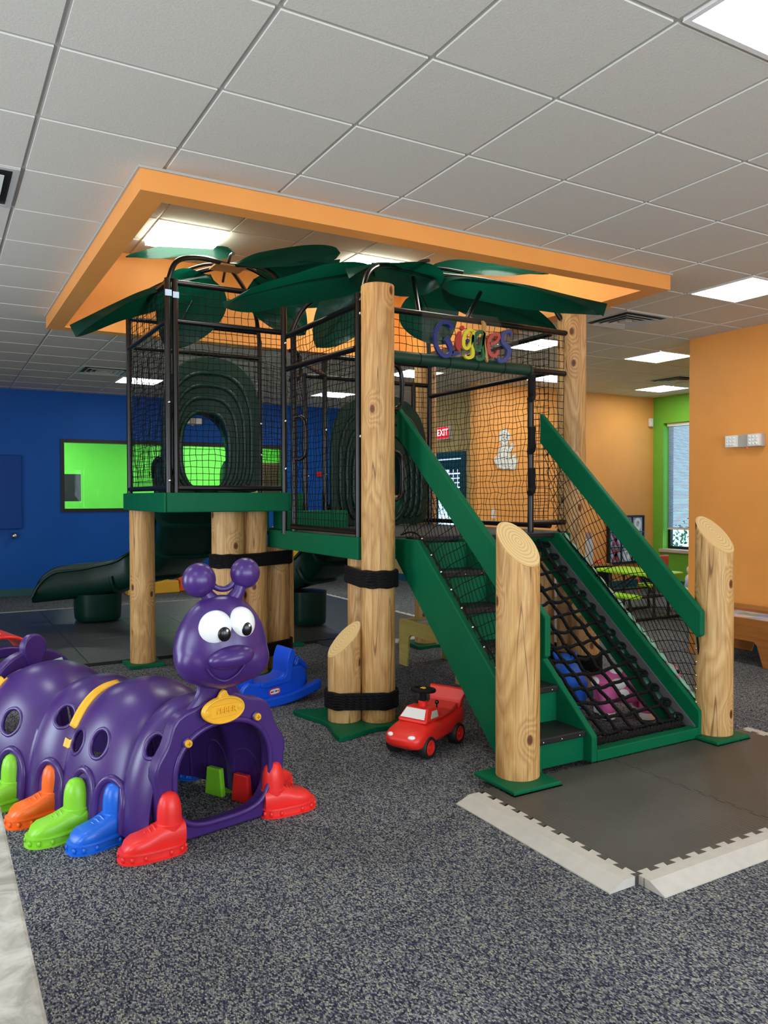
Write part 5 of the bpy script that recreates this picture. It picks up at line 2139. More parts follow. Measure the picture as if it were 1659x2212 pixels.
obj('cab', bm, M['red'], CAR, smooth=False, bevel=0.014, bseg=3)
bm = B()
mt = frame_matrix((0.1225, 0, 0.2325), (0, 1, 0), (0.72, 0, 0.70))
prism(bm, [mt @ V(p) for p in ((-0.083, -0.033, 0), (0.083, -0.033, 0), (0.066, 0.033, 0), (-0.066, 0.033, 0))], (0.003, 0, 0.003))
part_label(obj('windscreen', bm, plain('pale_windscreen', 'e6e2e0', 0.2, var=0), CAR, bevel=0.003), 'pale windscreen panel')
for s in (-1, 1):
    bm = B()
    prism(bm, [(0.095, 0.0955 * s, 0.208), (0.02, 0.0975 * s, 0.208), (0.02, 0.089 * s, 0.245), (0.065, 0.086 * s, 0.245)], (0, 0.004 * s, 0))
    obj('side_window', bm, M['grey_plate'], CAR)
    bm = B()
    ball(bm, (0.262, 0.072 * s, 0.135), (0.018, 0.024, 0.012), Matrix.Rotation(0.5 * s, 3, 'Z'), 14, 10)
    obj('headlamp', bm, M['white'], CAR, smooth=True)
bm = B()
loft(bm, [[(-0.02, -0.095, 0.183), (-0.02, 0.095, 0.183), (-0.02, 0.09, 0.198), (-0.02, -0.09, 0.198)], [(-0.15, -0.10, 0.19), (-0.15, 0.10, 0.19), (-0.15, 0.095, 0.212), (-0.15, -0.095, 0.212)],
          [(-0.215, -0.10, 0.205), (-0.215, 0.10, 0.205), (-0.215, 0.095, 0.24), (-0.215, -0.095, 0.24)]])
obj('seat', bm, plain('dull_red_plastic', 'cf3026', 0.55, var=0.04), CAR, bevel=0.01)
bm = B()
loft(bm, [[(-0.215, -0.105, 0.20), (-0.215, 0.105, 0.20), (-0.265, 0.105, 0.20), (-0.265, -0.105, 0.20)], [(-0.225, -0.115, 0.25), (-0.225, 0.115, 0.25), (-0.262, 0.115, 0.25), (-0.262, -0.115, 0.25)],
          [(-0.265, -0.135, 0.315), (-0.265, 0.135, 0.315), (-0.285, 0.135, 0.315), (-0.285, -0.135, 0.315)]])
obj('backrest_spoiler', bm, M['red'], CAR, bevel=0.01, bseg=3)
for x in (0.16, -0.175):
    for s in (-1, 1):
        bm = B()
        mt = Matrix.Translation((x, 0.108 * s, 0.064)) @ Matrix.Rotation(-PI / 2 * s, 4, 'X')
        lathe(bm, [(0.03, -0.03), (0.058, -0.03), (0.064, -0.02), (0.064, 0.02), (0.058, 0.03), (0.046, 0.03), (0.044, 0.022)], (0, 0, 0), 32, mt)
        w = obj('wheel', bm, plain('black_tyre', '161616', 0.6, var=0.0) if (x > 0 and s < 0) else bpy.data.materials['black_tyre'], CAR, smooth=True)
        bm = B()
        lathe(bm, [(0.044, 0.018), (0.044, 0.027), (0.036, 0.031), (0.022, 0.024), (0.012, 0.024), (0.010, 0.03)], (0, 0, 0), 28, mt)
        part_label(obj('hub_cap', bm, M['red'], w, smooth=True), 'red hub cap')
        bm = B()
        lathe(bm, [(0.07, -0.012), (0.079, -0.012), (0.079, 0.014), (0.07, 0.014)], (0, 0, 0), 32, mt)
        bm.free()
bm = B()
lathe(bm, [(0.028, 0.25), (0.028, 0.285), (0.022, 0.29)], (0.03, 0, 0), 20)
obj('column_base', bm, M['red'], CAR, smooth=True)
bm = B()
tube(bm, [(0.03, 0, 0.285), (0.028, 0, 0.325), (0.026, 0, 0.345)], [0.022, 0.020, 0.028], 16)
ring_ = Matrix.Translation((0.026, 0, 0.352)) @ Matrix.Rotation(-0.12, 4, 'Y')
tube(bm, [ring_ @ V((0.064 * math.cos(2 * PI * k / 36), 0.064 * math.sin(2 * PI * k / 36), 0)) for k in range(36)], 0.013, 10, closed=True)
for a in (0, 2.1, 4.2):
    tube(bm, [ring_ @ V((0, 0, 0)), ring_ @ V((0.06 * math.cos(a), 0.06 * math.sin(a), 0))], 0.011, 8)
sw = part_label(obj('steering_wheel', bm, M['foam'], CAR, smooth=True), 'black steering wheel')
bm = B()
ball(bm, (0.026, 0, 0.362), (0.018, 0.018, 0.006), u=14, v=8)
part_label(obj('horn_button', bm, M['yellow'], sw, smooth=True), 'yellow horn button')
bm = B()
tube(bm, [(-0.005, 0.075, 0.25), (-0.005, 0.075, 0.275)], 0.005, 8)
ball(bm, (-0.005, 0.075, 0.283), 0.013, u=14, v=10)
obj('gear_knob', bm, M['black'], CAR, smooth=True)
CAR.location = (2.535, 3.905, 0)
CAR.rotation_euler = (0, 0, math.atan2(-0.14, -0.30))

# ------------------------------------------------------------------ blue rocking toy
RK = thing('rocking_horse', 'bright blue plastic rocking toy with seat and backrest beside the caterpillar', 'rocking toy')


def extr(name, pts2, w, mat, parent, bevel=0.012, y0=0.0, n=6, sm=True):
    P = crom(pts2, n, closed=True) if sm else pts2
    bm = B()
    prism(bm, [(x, y0 - w / 2, z) for x, z in P], (0, w, 0))
    return obj(name, bm, mat, parent, smooth=True, bevel=bevel, bseg=3)


# x runs to the raised end; rocker arc on the floor at x = 0
arc = [(x, 0.42 * x * x + 0.0) for x in [-0.32 + 0.64 * k / 16 for k in range(17)]]
for s in (-1, 1):
    bm = B()
    lo = [(x, z + 0.002) for x, z in arc]
    hi = [(x, z + 0.07) for x, z in reversed(arc)]
    prism(bm, [(x, s * 0.10 - 0.03, z) for x, z in lo + hi], (0, 0.06, 0))
    obj('runner', bm, M['rocker'], RK, smooth=True, bevel=0.012, bseg=3)
extr('body', [(-0.30, 0.10), (-0.31, 0.17), (-0.25, 0.215), (-0.16, 0.19), (0.02, 0.20), (0.09, 0.24), (0.17, 0.245), (0.22, 0.21), (0.23, 0.13), (0.15, 0.045), (0.0, 0.025), (-0.16, 0.035)], 0.17, M['rocker'], RK, 0.02)
extr('seat', [(-0.14, 0.155), (-0.14, 0.19), (0.03, 0.19), (0.065, 0.30), (0.10, 0.375), (0.125, 0.375), (0.13, 0.34), (0.095, 0.24), (0.075, 0.165), (0.05, 0.155)], 0.215, M['rocker'], RK, 0.016, n=4)
extr('tail', [(0.15, 0.22), (0.16, 0.28), (0.20, 0.30), (0.235, 0.265), (0.26, 0.225), (0.255, 0.19), (0.22, 0.18)], 0.09, M['rocker'], RK, 0.02)
for k in range(3):
    bm = B()
    tube(bm, crom([(0.15 + 0.012 * k, 0.051, 0.235 + 0.014 * k), (0.185, 0.053, 0.262 + 0.012 * k), (0.222, 0.053, 0.232 + 0.012 * k), (0.25, 0.05, 0.195 + 0.012 * k)], 6), 0.008, 6)
    tube(bm, crom([(0.15 + 0.012 * k, -0.051, 0.235 + 0.014 * k), (0.185, -0.053, 0.262 + 0.012 * k), (0.222, -0.053, 0.232 + 0.012 * k), (0.25, -0.05, 0.195 + 0.012 * k)], 6), 0.008, 6)
    obj('tail_groove', bm, M['rocker'], RK, smooth=True)
extr('head', [(-0.29, 0.16), (-0.33, 0.24), (-0.30, 0.36), (-0.24, 0.42), (-0.18, 0.38), (-0.17, 0.30), (-0.19, 0.20)], 0.12, M['rocker'], RK, 0.025)
bm = B()
tube(bm, [(-0.23, -0.14, 0.33), (-0.23, 0.14, 0.33)], 0.016, 12)
obj('handle_bar', bm, M['rocker'], RK, smooth=True)
bm = B()
for k, (w, h, y) in enumerate(((0.05, 0.026, -0.0),)):
    pts = []
    for q in range(32):
        a = 2 * PI * q / 32
        pts.append((-0.05 + 0.046 * math.copysign(abs(math.cos(a)) ** 0.55, math.cos(a)), -0.0862, 0.105 + 0.0235 * math.copysign(abs(math.sin(a)) ** 0.7, math.sin(a))))
    prism(bm, pts, (0, -0.0012, 0))
st = part_label(obj('maker_sticker', bm, M['red'], RK), 'white oval sticker with red border')
bm = B()
prism(bm, [(-0.05 + (p[0] + 0.05) * 0.84, -0.0875, 0.105 + (p[2] - 0.105) * 0.72) for p in pts], (0, -0.0008, 0))
obj('sticker_face', bm, M['white'], st)
text_mesh('sticker_text', 'little tikes', 0.019, 0.0004, M['black'], st, frame_matrix((-0.05, -0.0886, 0.105), (1, 0, 0), (0, -1, 0)), bold=0.0007, sx=0.9)
RK.location = (2.161, 5.329, 0.004)
RK.rotation_euler = (0, -0.10, 0.12)

# ------------------------------------------------------------------ soft animal bouncers behind the rope climb


def bouncer(name, label, mat, mat2, loc, rz, spots, head=True):
    t = thing(name, label, 'bouncy animal toy')
    bm = B()
    bd = bm
    ball(bm, (0, 0, 0.20), (0.20, 0.125, 0.115), u=32, v=20)
    body = obj('body', bm, mat, t, smooth=True)
    for x, y in ((0.12, 0.07), (0.12, -0.07), (-0.12, 0.07), (-0.12, -0.07)):
        bm = B()
        lathe(bm, [(0.03, 0.0), (0.045, 0.008), (0.046, 0.05), (0.05, 0.12), (0.06, 0.19), (0.04, 0.22)], (x, y, 0), 20)
        lg = obj('leg', bm, mat, t, smooth=True)
        bm = B()
        lathe(bm, [(0.033, 0.0), (0.0475, 0.009), (0.048, 0.045), (0.046, 0.047)], (x, y, 0), 20)
        part_label(obj('hoof', bm, mat2, lg, smooth=True), 'pale hoof' if spots else 'lighter blue foot')
    bm = B()
    tube(bm, [(0.12, 0, 0.21), (0.19, 0, 0.24), (0.23, 0, 0.26)], [0.09, 0.08, 0.07], 18)
    ball(bm, (0.26, 0, 0.262), (0.085, 0.075, 0.07), Matrix.Rotation(0.3, 3, 'Y'))
    hd_ = obj('head', bm, mat, t, smooth=True)
    for s in (-1, 1):
        bm = B()
        ball(bm, (0.21, 0.07 * s, 0.315), (0.02, 0.02, 0.04), Matrix.Rotation(-0.5 * s, 3, 'X'))
        obj('ear', bm, mat, hd_, smooth=True)
        bm = B()
        ball(bm, (0.315, 0.045 * s, 0.29), 0.012)
        obj('eye', bm, M['black'], hd_, smooth=True)
    if spots:
        for a, b, r in spots:
            c = V((0.20 * math.cos(a) * math.cos(b), 0.125 * math.sin(a) * math.cos(b), 0.20 + 0.115 * math.sin(b)))
            nn = V((c.x / 0.04, c.y / 0.0156, (c.z - 0.2) / 0.0132)).normalized()
            q = nn.to_track_quat('Z', 'Y').to_matrix()
            bm = B()
            ball(bm, c - nn * 0.004, (r, r * 0.75, 0.012), q)
            part_label(obj('spot', bm, M['pale'], body, smooth=True), 'white spot')
    t.location = loc
    t.rotation_euler = (0, 0, rz)
    return t


bouncer('cow_bouncer', 'pink soft vinyl bouncer animal with white spots and hooves under the rope net', M['toy_pink'], M['pale'], (4.06, 3.78, 0.001), -0.55,
        ((-1.9, 0.25, 0.045), (-1.75, -0.25, 0.035), (-0.75, 0.1, 0.04), (-2.2, 1.0, 0.04), (-1.2, 0.75, 0.03), (3.4, 0.2, 0.04), (1.4, 0.5, 0.05)))
bouncer('elephant_bouncer', 'blue soft vinyl bouncer animal seen through the rope net, behind the pink one', M['toy_blue'], plain('light_blue_vinyl', '2a8ac8', 0.5, var=0.03), (3.97, 4.22, 0.001), 0.95, ())
bpy.data.objects['elephant_bouncer'].scale = (0.95, 0.95, 0.95)
bpy.data.objects['cow_bouncer'].scale = (1.1, 1.1, 1.1)

# ------------------------------------------------------------------ activity tables


def activity_table(name, label, x0, y0, x1, y1, h, mat, top_mats, leg_w, rail_h):
    t = thing(name, label, 'activity table', ((x0 + x1) / 2, (y0 + y1) / 2, 0))
    for x in (x0, x1 - 0.02):
        bm = B()
        r = 0.03
        pts = [(x, y0, 0.002), (x, y0 + leg_w * 0.8, 0.002), (x, y0 + leg_w, h - rail_h - 0.03), (x, y0 + leg_w + 0.03, h - rail_h), (x, y1 - leg_w - 0.03, h - rail_h), (x, y1 - leg_w, h - rail_h - 0.03),
               (x, y1 - leg_w * 0.8, 0.002), (x, y1, 0.002), (x, y1, h - r), (x, y1 - r * 0.3, h - r * 0.3), (x, y1 - r, h), (x, y0 + r, h), (x, y0 + r * 0.3, h - r * 0.3), (x, y0, h - r)]
        prism(bm, pts, (0.02, 0, 0))
        obj('side_panel', bm, mat, t, bevel=0.003)
    for y in (y0 + 0.01, y1 - 0.03):
        bm = B()
        box(bm, (x0 + 0.02, y, h - rail_h * 0.8), (x1 - 0.02, y + 0.02, h - 0.01))
        obj('end_panel', bm, mat, t, bevel=0.003)
    bm = B()
    box(bm, (x0 + 0.02, y0 + 0.03, h - 0.05), (x1 - 0.02, y1 - 0.03, h - 0.035))
    part_label(obj('play_board', bm, top_mats, t), 'printed play board')
    return t


mb, nt, p = new_mat('printed_map')
vec = coords(nt)
vo = nt.nodes.new('ShaderNodeTexVoronoi')
vo.inputs['Scale'].default_value = 9
link(nt, vec, vo.inputs['Vector'])
sp_ = nt.nodes.new('ShaderNodeSeparateColor')
link(nt, vo.outputs['Color'], sp_.inputs[0])
link(nt, ramp(nt, sp_.outputs[0], [(0.0, 'b8c4e8'), (0.3, '8fa6dc'), (0.5, 'c9a890'), (0.68, 'd8d0e0'), (0.85, '7fae96')], 'CONSTANT'), p.inputs['Base Color'])
p.inputs['Roughness'].default_value = 0.3
activity_table('activity_table', 'light plywood activity table under the deck, partly behind the green stringer', 3.60, 4.98, 4.08, 5.98, 0.415, M['plywood'], mb, 0.16, 0.13)
activity_table('train_table', 'reddish wood train table with printed top beside the orange right wall', 6.22, 3.98, 6.84, 4.99, 0.415, M['tablewood'], mb, 0.30, 0.2)
bm = B()
box(bm, (6.815, 4.02, 0.40), (6.838, 4.95, 0.445))
obj('back_rim', bm, M['tablewood'], bpy.data.objects['train_table'], bevel=0.004)

# ------------------------------------------------------------------ picnic table in the far nook
PT = thing('picnic_table', 'lime green folding picnic table with black frame, seen through the right net', 'picnic table', (7.72, 6.85, 0))


def rounded_board(bm, x0, y0, x1, y1, z0, z1, r=0.06):
    pts = []
    for cx, cy, a0 in ((x1 - r, y1 - r, 0), (x0 + r, y1 - r, PI / 2), (x0 + r, y0 + r, PI), (x1 - r, y0 + r, 1.5 * PI)):
        for k in range(7):
            a = a0 + PI / 2 * k / 6
            pts.append((cx + r * math.cos(a), cy + r * math.sin(a), z0))
    prism(bm, pts, (0, 0, z1 - z0))


bm = B()
rounded_board(bm, 7.38, 6.42, 7.98, 7.42, 0.53, 0.565, 0.12)
obj('table_top', bm, M['lime'], PT, bevel=0.008)
for x0, x1 in ((7.02, 7.22), (8.18, 8.38)):
    bm = B()
    rounded_board(bm, x0, 6.42, x1, 7.42, 0.29, 0.325, 0.06)
    obj('bench', bm, M['lime'], PT, bevel=0.008)
for y in (6.56, 7.27):
    bm = B()
    tube(bm, [(7.12, y, 0.02), (8.28, y, 0.02)], 0.018, 8)
    for x in (7.55, 7.80):
        tube(bm, [(x, y, 0.02), (x, y, 0.53)], 0.016, 8)
    for x in (7.12, 8.28):
        tube(bm, crom([(x, y, 0.02), (x + 0.03 * (1 if x < 7.7 else -1), y, 0.14), (x, y, 0.29)], 5), 0.017, 8)
    tube(bm, [(7.55, y, 0.30), (7.68, 6.92, 0.52)], 0.012, 8)
    tube(bm, [(7.80, y, 0.30), (7.68, 6.92, 0.52)], 0.012, 8)
    tube(bm, [(7.12, y, 0.28), (8.28, y, 0.28)], 0.014, 8)
    obj('frame', bm, M['dark_frame'], PT, smooth=True)

# ------------------------------------------------------------------ tic-tac-toe wall panel
TT = thing('tic_tac_toe_panel', 'wall game of red X and white O tiles in a black frame', 'wall game', (9.78, 9.08, 0.79))
tx0, tx1, tz0, tz1 = 9.385, 10.185, 0.395, 1.18
bm = B()
plate_hole(bm, [(tx0, 9.05, tz0), (tx1, 9.05, tz0), (tx1, 9.05, tz1), (tx0, 9.05, tz1)], [(tx0 + 0.025, 9.05, tz0 + 0.025), (tx1 - 0.025, 9.05, tz0 + 0.025), (tx1 - 0.025, 9.05, tz1 - 0.025), (tx0 + 0.025, 9.05, tz1 - 0.025)], (0, 0.07, 0))
cw, ch = (tx1 - tx0 - 0.05) / 3, (tz1 - tz0 - 0.05) / 3
for k in (1, 2):
    box(bm, (tx0 + 0.025 + cw * k - 0.009, 9.05, tz0 + 0.02), (tx0 + 0.025 + cw * k + 0.009, 9.11, tz1 - 0.02))
    box(bm, (tx0 + 0.02, 9.05, tz0 + 0.025 + ch * k - 0.009), (tx1 - 0.02, 9.11, tz0 + 0.025 + ch * k + 0.009))
obj('frame', bm, M['black_frame'], TT)
tile_blue = plain('pale_blue_tile', 'aac6ea', 0.4, var=0.02)
mark_red = plain('dull_red_mark', 'a03040', 0.4, var=0.02)
rows = ('OXO', 'XOX', 'XOX')
for r_ in range(3):
    for c_ in range(3):
        x = tx0 + 0.025 + cw * (c_ + 0.5)
        z = tz1 - 0.025 - ch * (r_ + 0.5)
        bm = B()
        box(bm, (x - cw / 2 + 0.009, 9.07, z - ch / 2 + 0.009), (x + cw / 2 - 0.009, 9.10, z + ch / 2 - 0.009))
        tl_ = obj('tile', bm, tile_blue, TT)
        bm = B()
        if rows[r_][c_] == 'O':
            mt = Matrix.Translation((x, 9.071, z)) @ Matrix.Rotation(PI / 2, 4, 'X')
            o4 = [mt @ V((0.082 * math.cos(2 * PI * k / 32), 0.105 * math.sin(2 * PI * k / 32), 0)) for k in range(32)]
            i4 = [mt @ V((0.036 * math.cos(2 * PI * k / 32), 0.05 * math.sin(2 * PI * k / 32), 0)) for k in range(32)]
            plate_hole(bm, o4, i4, (0, -0.014, 0))
            part_label(obj('mark', bm, M['white'], tl_, bevel=0.004), 'white O')
        else:
            for s in (-1, 1):
                prism(bm, [(x - 0.088 * s, 9.071, z - 0.10), (x - 0.03 * s, 9.071, z - 0.10), (x + 0.088 * s, 9.071, z + 0.10), (x + 0.03 * s, 9.071, z + 0.10)], (0, -0.012, 0))
            part_label(obj('mark', bm, mark_red, tl_), 'red X')

# ------------------------------------------------------------------ play kitchen by the far wall
PK = thing('play_kitchen', 'grey and white play kitchen unit with wooden shelf, behind the log and rope net', 'play furniture', (8.2, 8.85, 0))
bm = B()
box(bm, (7.45, 8.75, 0.0), (8.55, 9.10, 0.72))
obj('cabinet', bm, plain('pale_grey_cabinet', 'b9b6b2', 0.45, var=0.03), PK, bevel=0.008)
for x in (7.5, 8.05):
    bm = B()
    box(bm, (x, 8.735, 0.08), (x + 0.45, 8.75, 0.55))
    dk = obj('door', bm, M['plate'], PK, bevel=0.004)
    bm = B()
    box(bm, (x + 0.06, 8.715, 0.47), (x + 0.2, 8.735, 0.49))
    obj('door_handle', bm, M['bolt'], dk)
bm = B()
box(bm, (8.5, 8.74, 0.42), (9.12, 9.10, 0.45))
obj('shelf', bm, M['shelfwood'], PK, bevel=0.004)
bm = B()
box(bm, (8.72, 8.74, 0.0), (9.12, 9.10, 0.41))
part_label(obj('side_box', bm, M['foam'], PK, bevel=0.006), 'black box under the shelf')
PTW = thing('paper_towel_stand', 'tall white box with a pink top on the wooden shelf beside the log', 'box', (8.72, 8.9, 0.45))
bm = B()
box(bm, (8.62, 8.82, 0.451), (8.80, 8.98, 0.84))
obj('box_body', bm, plain('pale_card', 'd8d6d6', 0.6, var=0.03), PTW)
bm = B()
box(bm, (8.64, 8.84, 0.84), (8.78, 8.96, 0.94))
part_label(obj('box_top', bm, plain('dusky_pink_card', 'b08a90', 0.6, var=0.05), PTW), 'dusky pink top')
bm = B()
lathe(bm, [(0.05, 0.451), (0.06, 0.46), (0.045, 0.49), (0.02, 0.50)], (8.98, 8.9, 0), 16)
tag(obj('toy_bowl', bm, plain('orange_red', 'f0502c', 0.4, var=0), smooth=True), 'small orange red toy bowl on the wooden shelf', 'toy')
bm = B()
box(bm, (9.62, 8.35, 0.28), (9.95, 8.39, 0.58))
RC = thing('toy_chair', 'small orange red chair behind the lime picnic table', 'chair', (9.78, 8.5, 0))
obj('backrest', bm, bpy.data.materials['orange_red'], RC, bevel=0.02)
bm = B()
box(bm, (9.62, 8.39, 0.26), (9.95, 8.70, 0.29))
obj('seat', bm, bpy.data.materials['orange_red'], RC, bevel=0.01)
for x in (9.64, 9.91):
    for y in (8.37, 8.67):
        bm = B()
        tube(bm, [(x, y, 0.001), (x, y, 0.27)], 0.014, 8)
        obj('leg', bm, bpy.data.materials['orange_red'], RC, smooth=True)
bm = B()
SF = thing('plush_toy', 'pale plush figure peeping out beside the end of the orange wall', 'soft toy', (9.55, 7.6, 0))
for k, (r, z) in enumerate(((0.13, 0.11), (0.105, 0.28), (0.085, 0.42))):
    ball(bm, (9.55, 7.6, z), (r, r, r * 0.9))
obj('body', bm, M['pale'], SF, smooth=True)
bm = B()
ball(bm, (9.47, 7.56, 0.2), (0.11, 0.08, 0.12))
part_label(obj('shirt', bm, plain('lilac_cloth', 'b6bce0', 0.8, var=0.05), SF, smooth=True), 'lilac cloth')


# ------------------------------------------------------------------ things on and by the walls
def emergency_light(name_label, o, xdir, ndir, w=0.32, h=0.10):
    t = thing('emergency_light', name_label, 'emergency light', o, 'twin-head emergency lights')
    mt = frame_matrix(o, xdir, ndir)
    bm = B()
    box(bm, (-w * 0.22, -h / 2, 0), (w * 0.5, h / 2, 0.055), mt)
    obj('housing', bm, M['grey_plate'], t, bevel=0.008)
    for x, z in ((-w * 0.38, 0.075), (w * 0.30, 0.075)):
        bm = B()
        box(bm, (x - h * 0.48, -h * 0.46, 0.03 if x < 0 else 0.05), (x + h * 0.48, h * 0.46, z + 0.015), mt)
        hd2 = obj('lamp_head', bm, M['plate'], t, bevel=0.006)
        bm = B()
        for i in range(3):
            for j in range(3):
                ball(bm, mt @ V((x + (i - 1) * h * 0.28, (j - 1) * h * 0.26, z + 0.015)), h * 0.10, u=10, v=8)
        obj('lens', bm, M['white'], hd2, smooth=True)
    bm = B()
    ball(bm, mt @ V((w * 0.02, -h / 2 - 0.003, 0.03)), 0.006, u=8, v=6)
    part_label(obj('pilot_lamp', bm, emit('red_pilot', 'ff3a20', 2.5), t), 'red pilot lamp')
    return t


emergency_light('twin-head emergency light on the orange right wall above the train table', (6.87, 4.83, 2.03), (0, -1, 0), (-1, 0, 0), 0.36, 0.125)
emergency_light('emergency light on the blue wall, framed by the slide opening', (3.80, 13.05, 2.76), (1, 0, 0), (0, -1, 0), 0.30, 0.115)


def wall_plate(label, o, xdir, ndir, w=0.075, h=0.12, holes=True):
    t = thing('wall_outlet' if holes else 'light_switch', label, 'outlet' if holes else 'switch', o)
    mt = frame_matrix(o, xdir, ndir)
    bm = B()
    box(bm, (-w / 2, -h / 2, 0), (w / 2, h / 2, 0.006), mt)
    obj('cover_plate', bm, M['plate'], t, bevel=0.002)
    bm = B()
    if holes:
        for s in (-1, 1):
            box(bm, (-w * 0.22, s * h * 0.22 - h * 0.11, 0.006), (w * 0.22, s * h * 0.22 + h * 0.11, 0.0085), mt)
    else:
        box(bm, (-w * 0.2, -h * 0.25, 0.006), (w * 0.2, h * 0.25, 0.011), mt)
    obj('socket' if holes else 'rocker', bm, M['lightframe'], t)
    return t


wall_plate('white wall outlet low on the blue wall, right of the left slide', (3.755, 13.05, 0.46), (1, 0, 0), (0, -1, 0), 0.085, 0.135)
wall_plate('white light switch on the orange wall below the paper figure', (7.10, 9.12, 1.245), (1, 0, 0), (0, -1, 0), 0.07, 0.14, False)

MS_ = thing('motion_sensor', 'small white motion sensor high in the corner of orange and green walls', 'sensor', (10.36, 9.09, 2.70))
bm = B()
box(bm, (10.325, 9.06, 2.645), (10.395, 9.115, 2.785))
s1 = obj('sensor_body', bm, M['plate'], MS_, bevel=0.012)
bm = B()
box(bm, (10.335, 9.054, 2.65), (10.385, 9.062, 2.70))
obj('sensor_lens', bm, M['lightframe'], s1, bevel=0.004)

EX = thing('exit_sign', 'red EXIT sign over the blue door, partly hidden by the net frame', 'exit sign', (7.2, 10.52, 2.52))
bm = B()
box(bm, (7.18, 10.37, 2.42), (7.25, 10.71, 2.63))
obj('sign_box', bm, M['lightframe'], EX, bevel=0.006)
bm = B()
box(bm, (7.174, 10.385, 2.435), (7.18, 10.695, 2.615))
fc = obj('sign_face', bm, emit('exit_red', 'ff2a3c', 1.1), EX)
text_mesh('sign_letters', 'EXIT', 0.15, 0.002, emit('exit_letters', 'fff0f0', 2.0), fc, frame_matrix((7.172, 10.54, 2.525), (0, -1, 0), (-1, 0, 0)))

# white paper figure on the orange wall: a cheerful child in a cap sitting on a cloud, thick card cut-out with drawn lines
FG = thing('paper_figure', 'white paper cut-out figure with raised arm on the orange wall, seen through the net', 'wall decoration', (7.31, 9.11, 2.15))
cutouts = (
    ('head', [(7.20, 2.33), (7.21, 2.42), (7.26, 2.475), (7.32, 2.485), (7.38, 2.455), (7.41, 2.39), (7.395, 2.32), (7.35, 2.265), (7.28, 2.25), (7.225, 2.28)]),
    ('body', [(7.22, 2.24), (7.19, 2.17), (7.17, 2.08), (7.19, 2.02), (7.30, 2.00), (7.40, 2.03), (7.41, 2.10), (7.39, 2.18), (7.36, 2.25)]),
    ('arm', [(7.36, 2.16), (7.38, 2.22), (7.42, 2.28), (7.46, 2.29), (7.48, 2.25), (7.46, 2.20), (7.42, 2.16)]),
    ('cloud', [(7.12, 1.98), (7.10, 2.03), (7.16, 2.09), (7.25, 2.07), (7.33, 2.09), (7.42, 2.06), (7.45, 2.11), (7.50, 2.13), (7.51, 2.07), (7.545, 2.03), (7.52, 1.96), (7.49, 1.90), (7.42, 1.885), (7.36, 1.905), (7.30, 1.885), (7.22, 1.90), (7.16, 1.91), (7.15, 1.95)]))
for k, (nm, pts) in enumerate(cutouts):
    bm = B()
    P = crom([(a, b, 0) for a, b in pts], 5, closed=True)
    prism(bm, [(a, 9.116 - 0.004 * k, b) for a, b, _ in P], (0, -0.004, 0))
    pp = obj(nm, bm, M['paper'], FG)
    bm = B()
    cx = sum(a for a, b in pts) / len(pts)
    cz = sum(b for a, b in pts) / len(pts)
    for sc_ in (0.92, 0.55):
        tube(bm, [(cx + (a - cx) * sc_, 9.1118 - 0.004 * k, cz + (b - cz) * sc_) for a, b, _ in P], 0.0028, 4, closed=True)
    obj('drawn_line', bm, M['ink'], pp)
bm = B()
for x in (7.275, 7.335):
    ball(bm, (x, 9.108, 2.36), (0.012, 0.004, 0.018), u=10, v=8)
tube(bm, [(7.27, 9.108, 2.305), (7.305, 9.108, 2.292), (7.345, 9.108, 2.31)], 0.004, 5)
tube(bm, [(7.21, 9.108, 2.39), (7.30, 9.108, 2.405), (7.40, 9.108, 2.385)], 0.004, 5)
obj('face_lines', bm, M['ink'], FG)

# blue wall: padded panel with a steel knob under it
BP = thing('wall_panel', 'raised blue wall panel cut off by the left edge of the photo', 'wall panel', (0.6, 13.0, 1.55))
bm = B()
box(bm, (0.2, 12.95, 1.02), (1.17, 13.05, 2.13))
obj('panel_face', bm, plain('panel_blue', '0a4494', 0.5, 0.2, var=0.04), BP, bevel=0.01)
KN = thing('coat_hook', 'small chrome ball hook on the blue wall under the raised panel', 'hook', (1.06, 13.0, 0.915))
bm = B()
ball(bm, (1.06, 12.965, 0.915), 0.048)
tube(bm, [(1.06, 13.05, 0.915), (1.06, 12.99, 0.915)], 0.02, 10)
obj('hook_ball', bm, M['bolt'], KN, smooth=True)
RKN = thing('red_wall_toy', 'small red and white toy fixed to the blue wall, seen through the net', 'wall toy', (6.14, 13.02, 1.9))
bm = B()
box(bm, (6.09, 13.0, 1.86), (6.19, 13.05, 1.95))
obj('toy_block', bm, M['red'], RKN, bevel=0.01)
bm = B()
for x in (5.85, 5.93):
    ball(bm, (x, 13.03, 1.87), 0.02)
obj('toy_pegs', bm, M['bolt'], RKN, smooth=True)

# behind the window: television on a stand, brown cabinet
TV = thing('television', 'dark television seen through the window in the blue wall', 'television', (2.05, 15.6, 1.3))
bm = B()
box(bm, (2.037, 15.55, 1.417), (2.417, 15.62, 1.925))
obj('screen', bm, M['tv'], TV, bevel=0.01)
bm = B()
box(bm, (1.9, 15.5, 0.45), (2.1, 15.68, 1.434))
box(bm, (1.6, 15.4, 0.0), (2.4, 15.78, 0.46))
obj('stand', bm, M['dark_frame'], TV, bevel=0.01)
BC = thing('brown_cabinet', 'brown cabinet seen through the right end of the window in the blue wall', 'cabinet', (6.05, 15.1, 0))
bm = B()
box(bm, (5.72, 14.9, 0), (6.6, 15.4, 2.180))
cb = obj('cabinet_body', bm, M['brown'], BC, bevel=0.02)
bm = B()
box(bm, (5.78, 14.885, 0.1), (6.14, 14.9, 1.9))
box(bm, (6.18, 14.885, 0.1), (6.54, 14.9, 1.9))
obj('cabinet_doors', bm, M['brown'], BC, bevel=0.004)

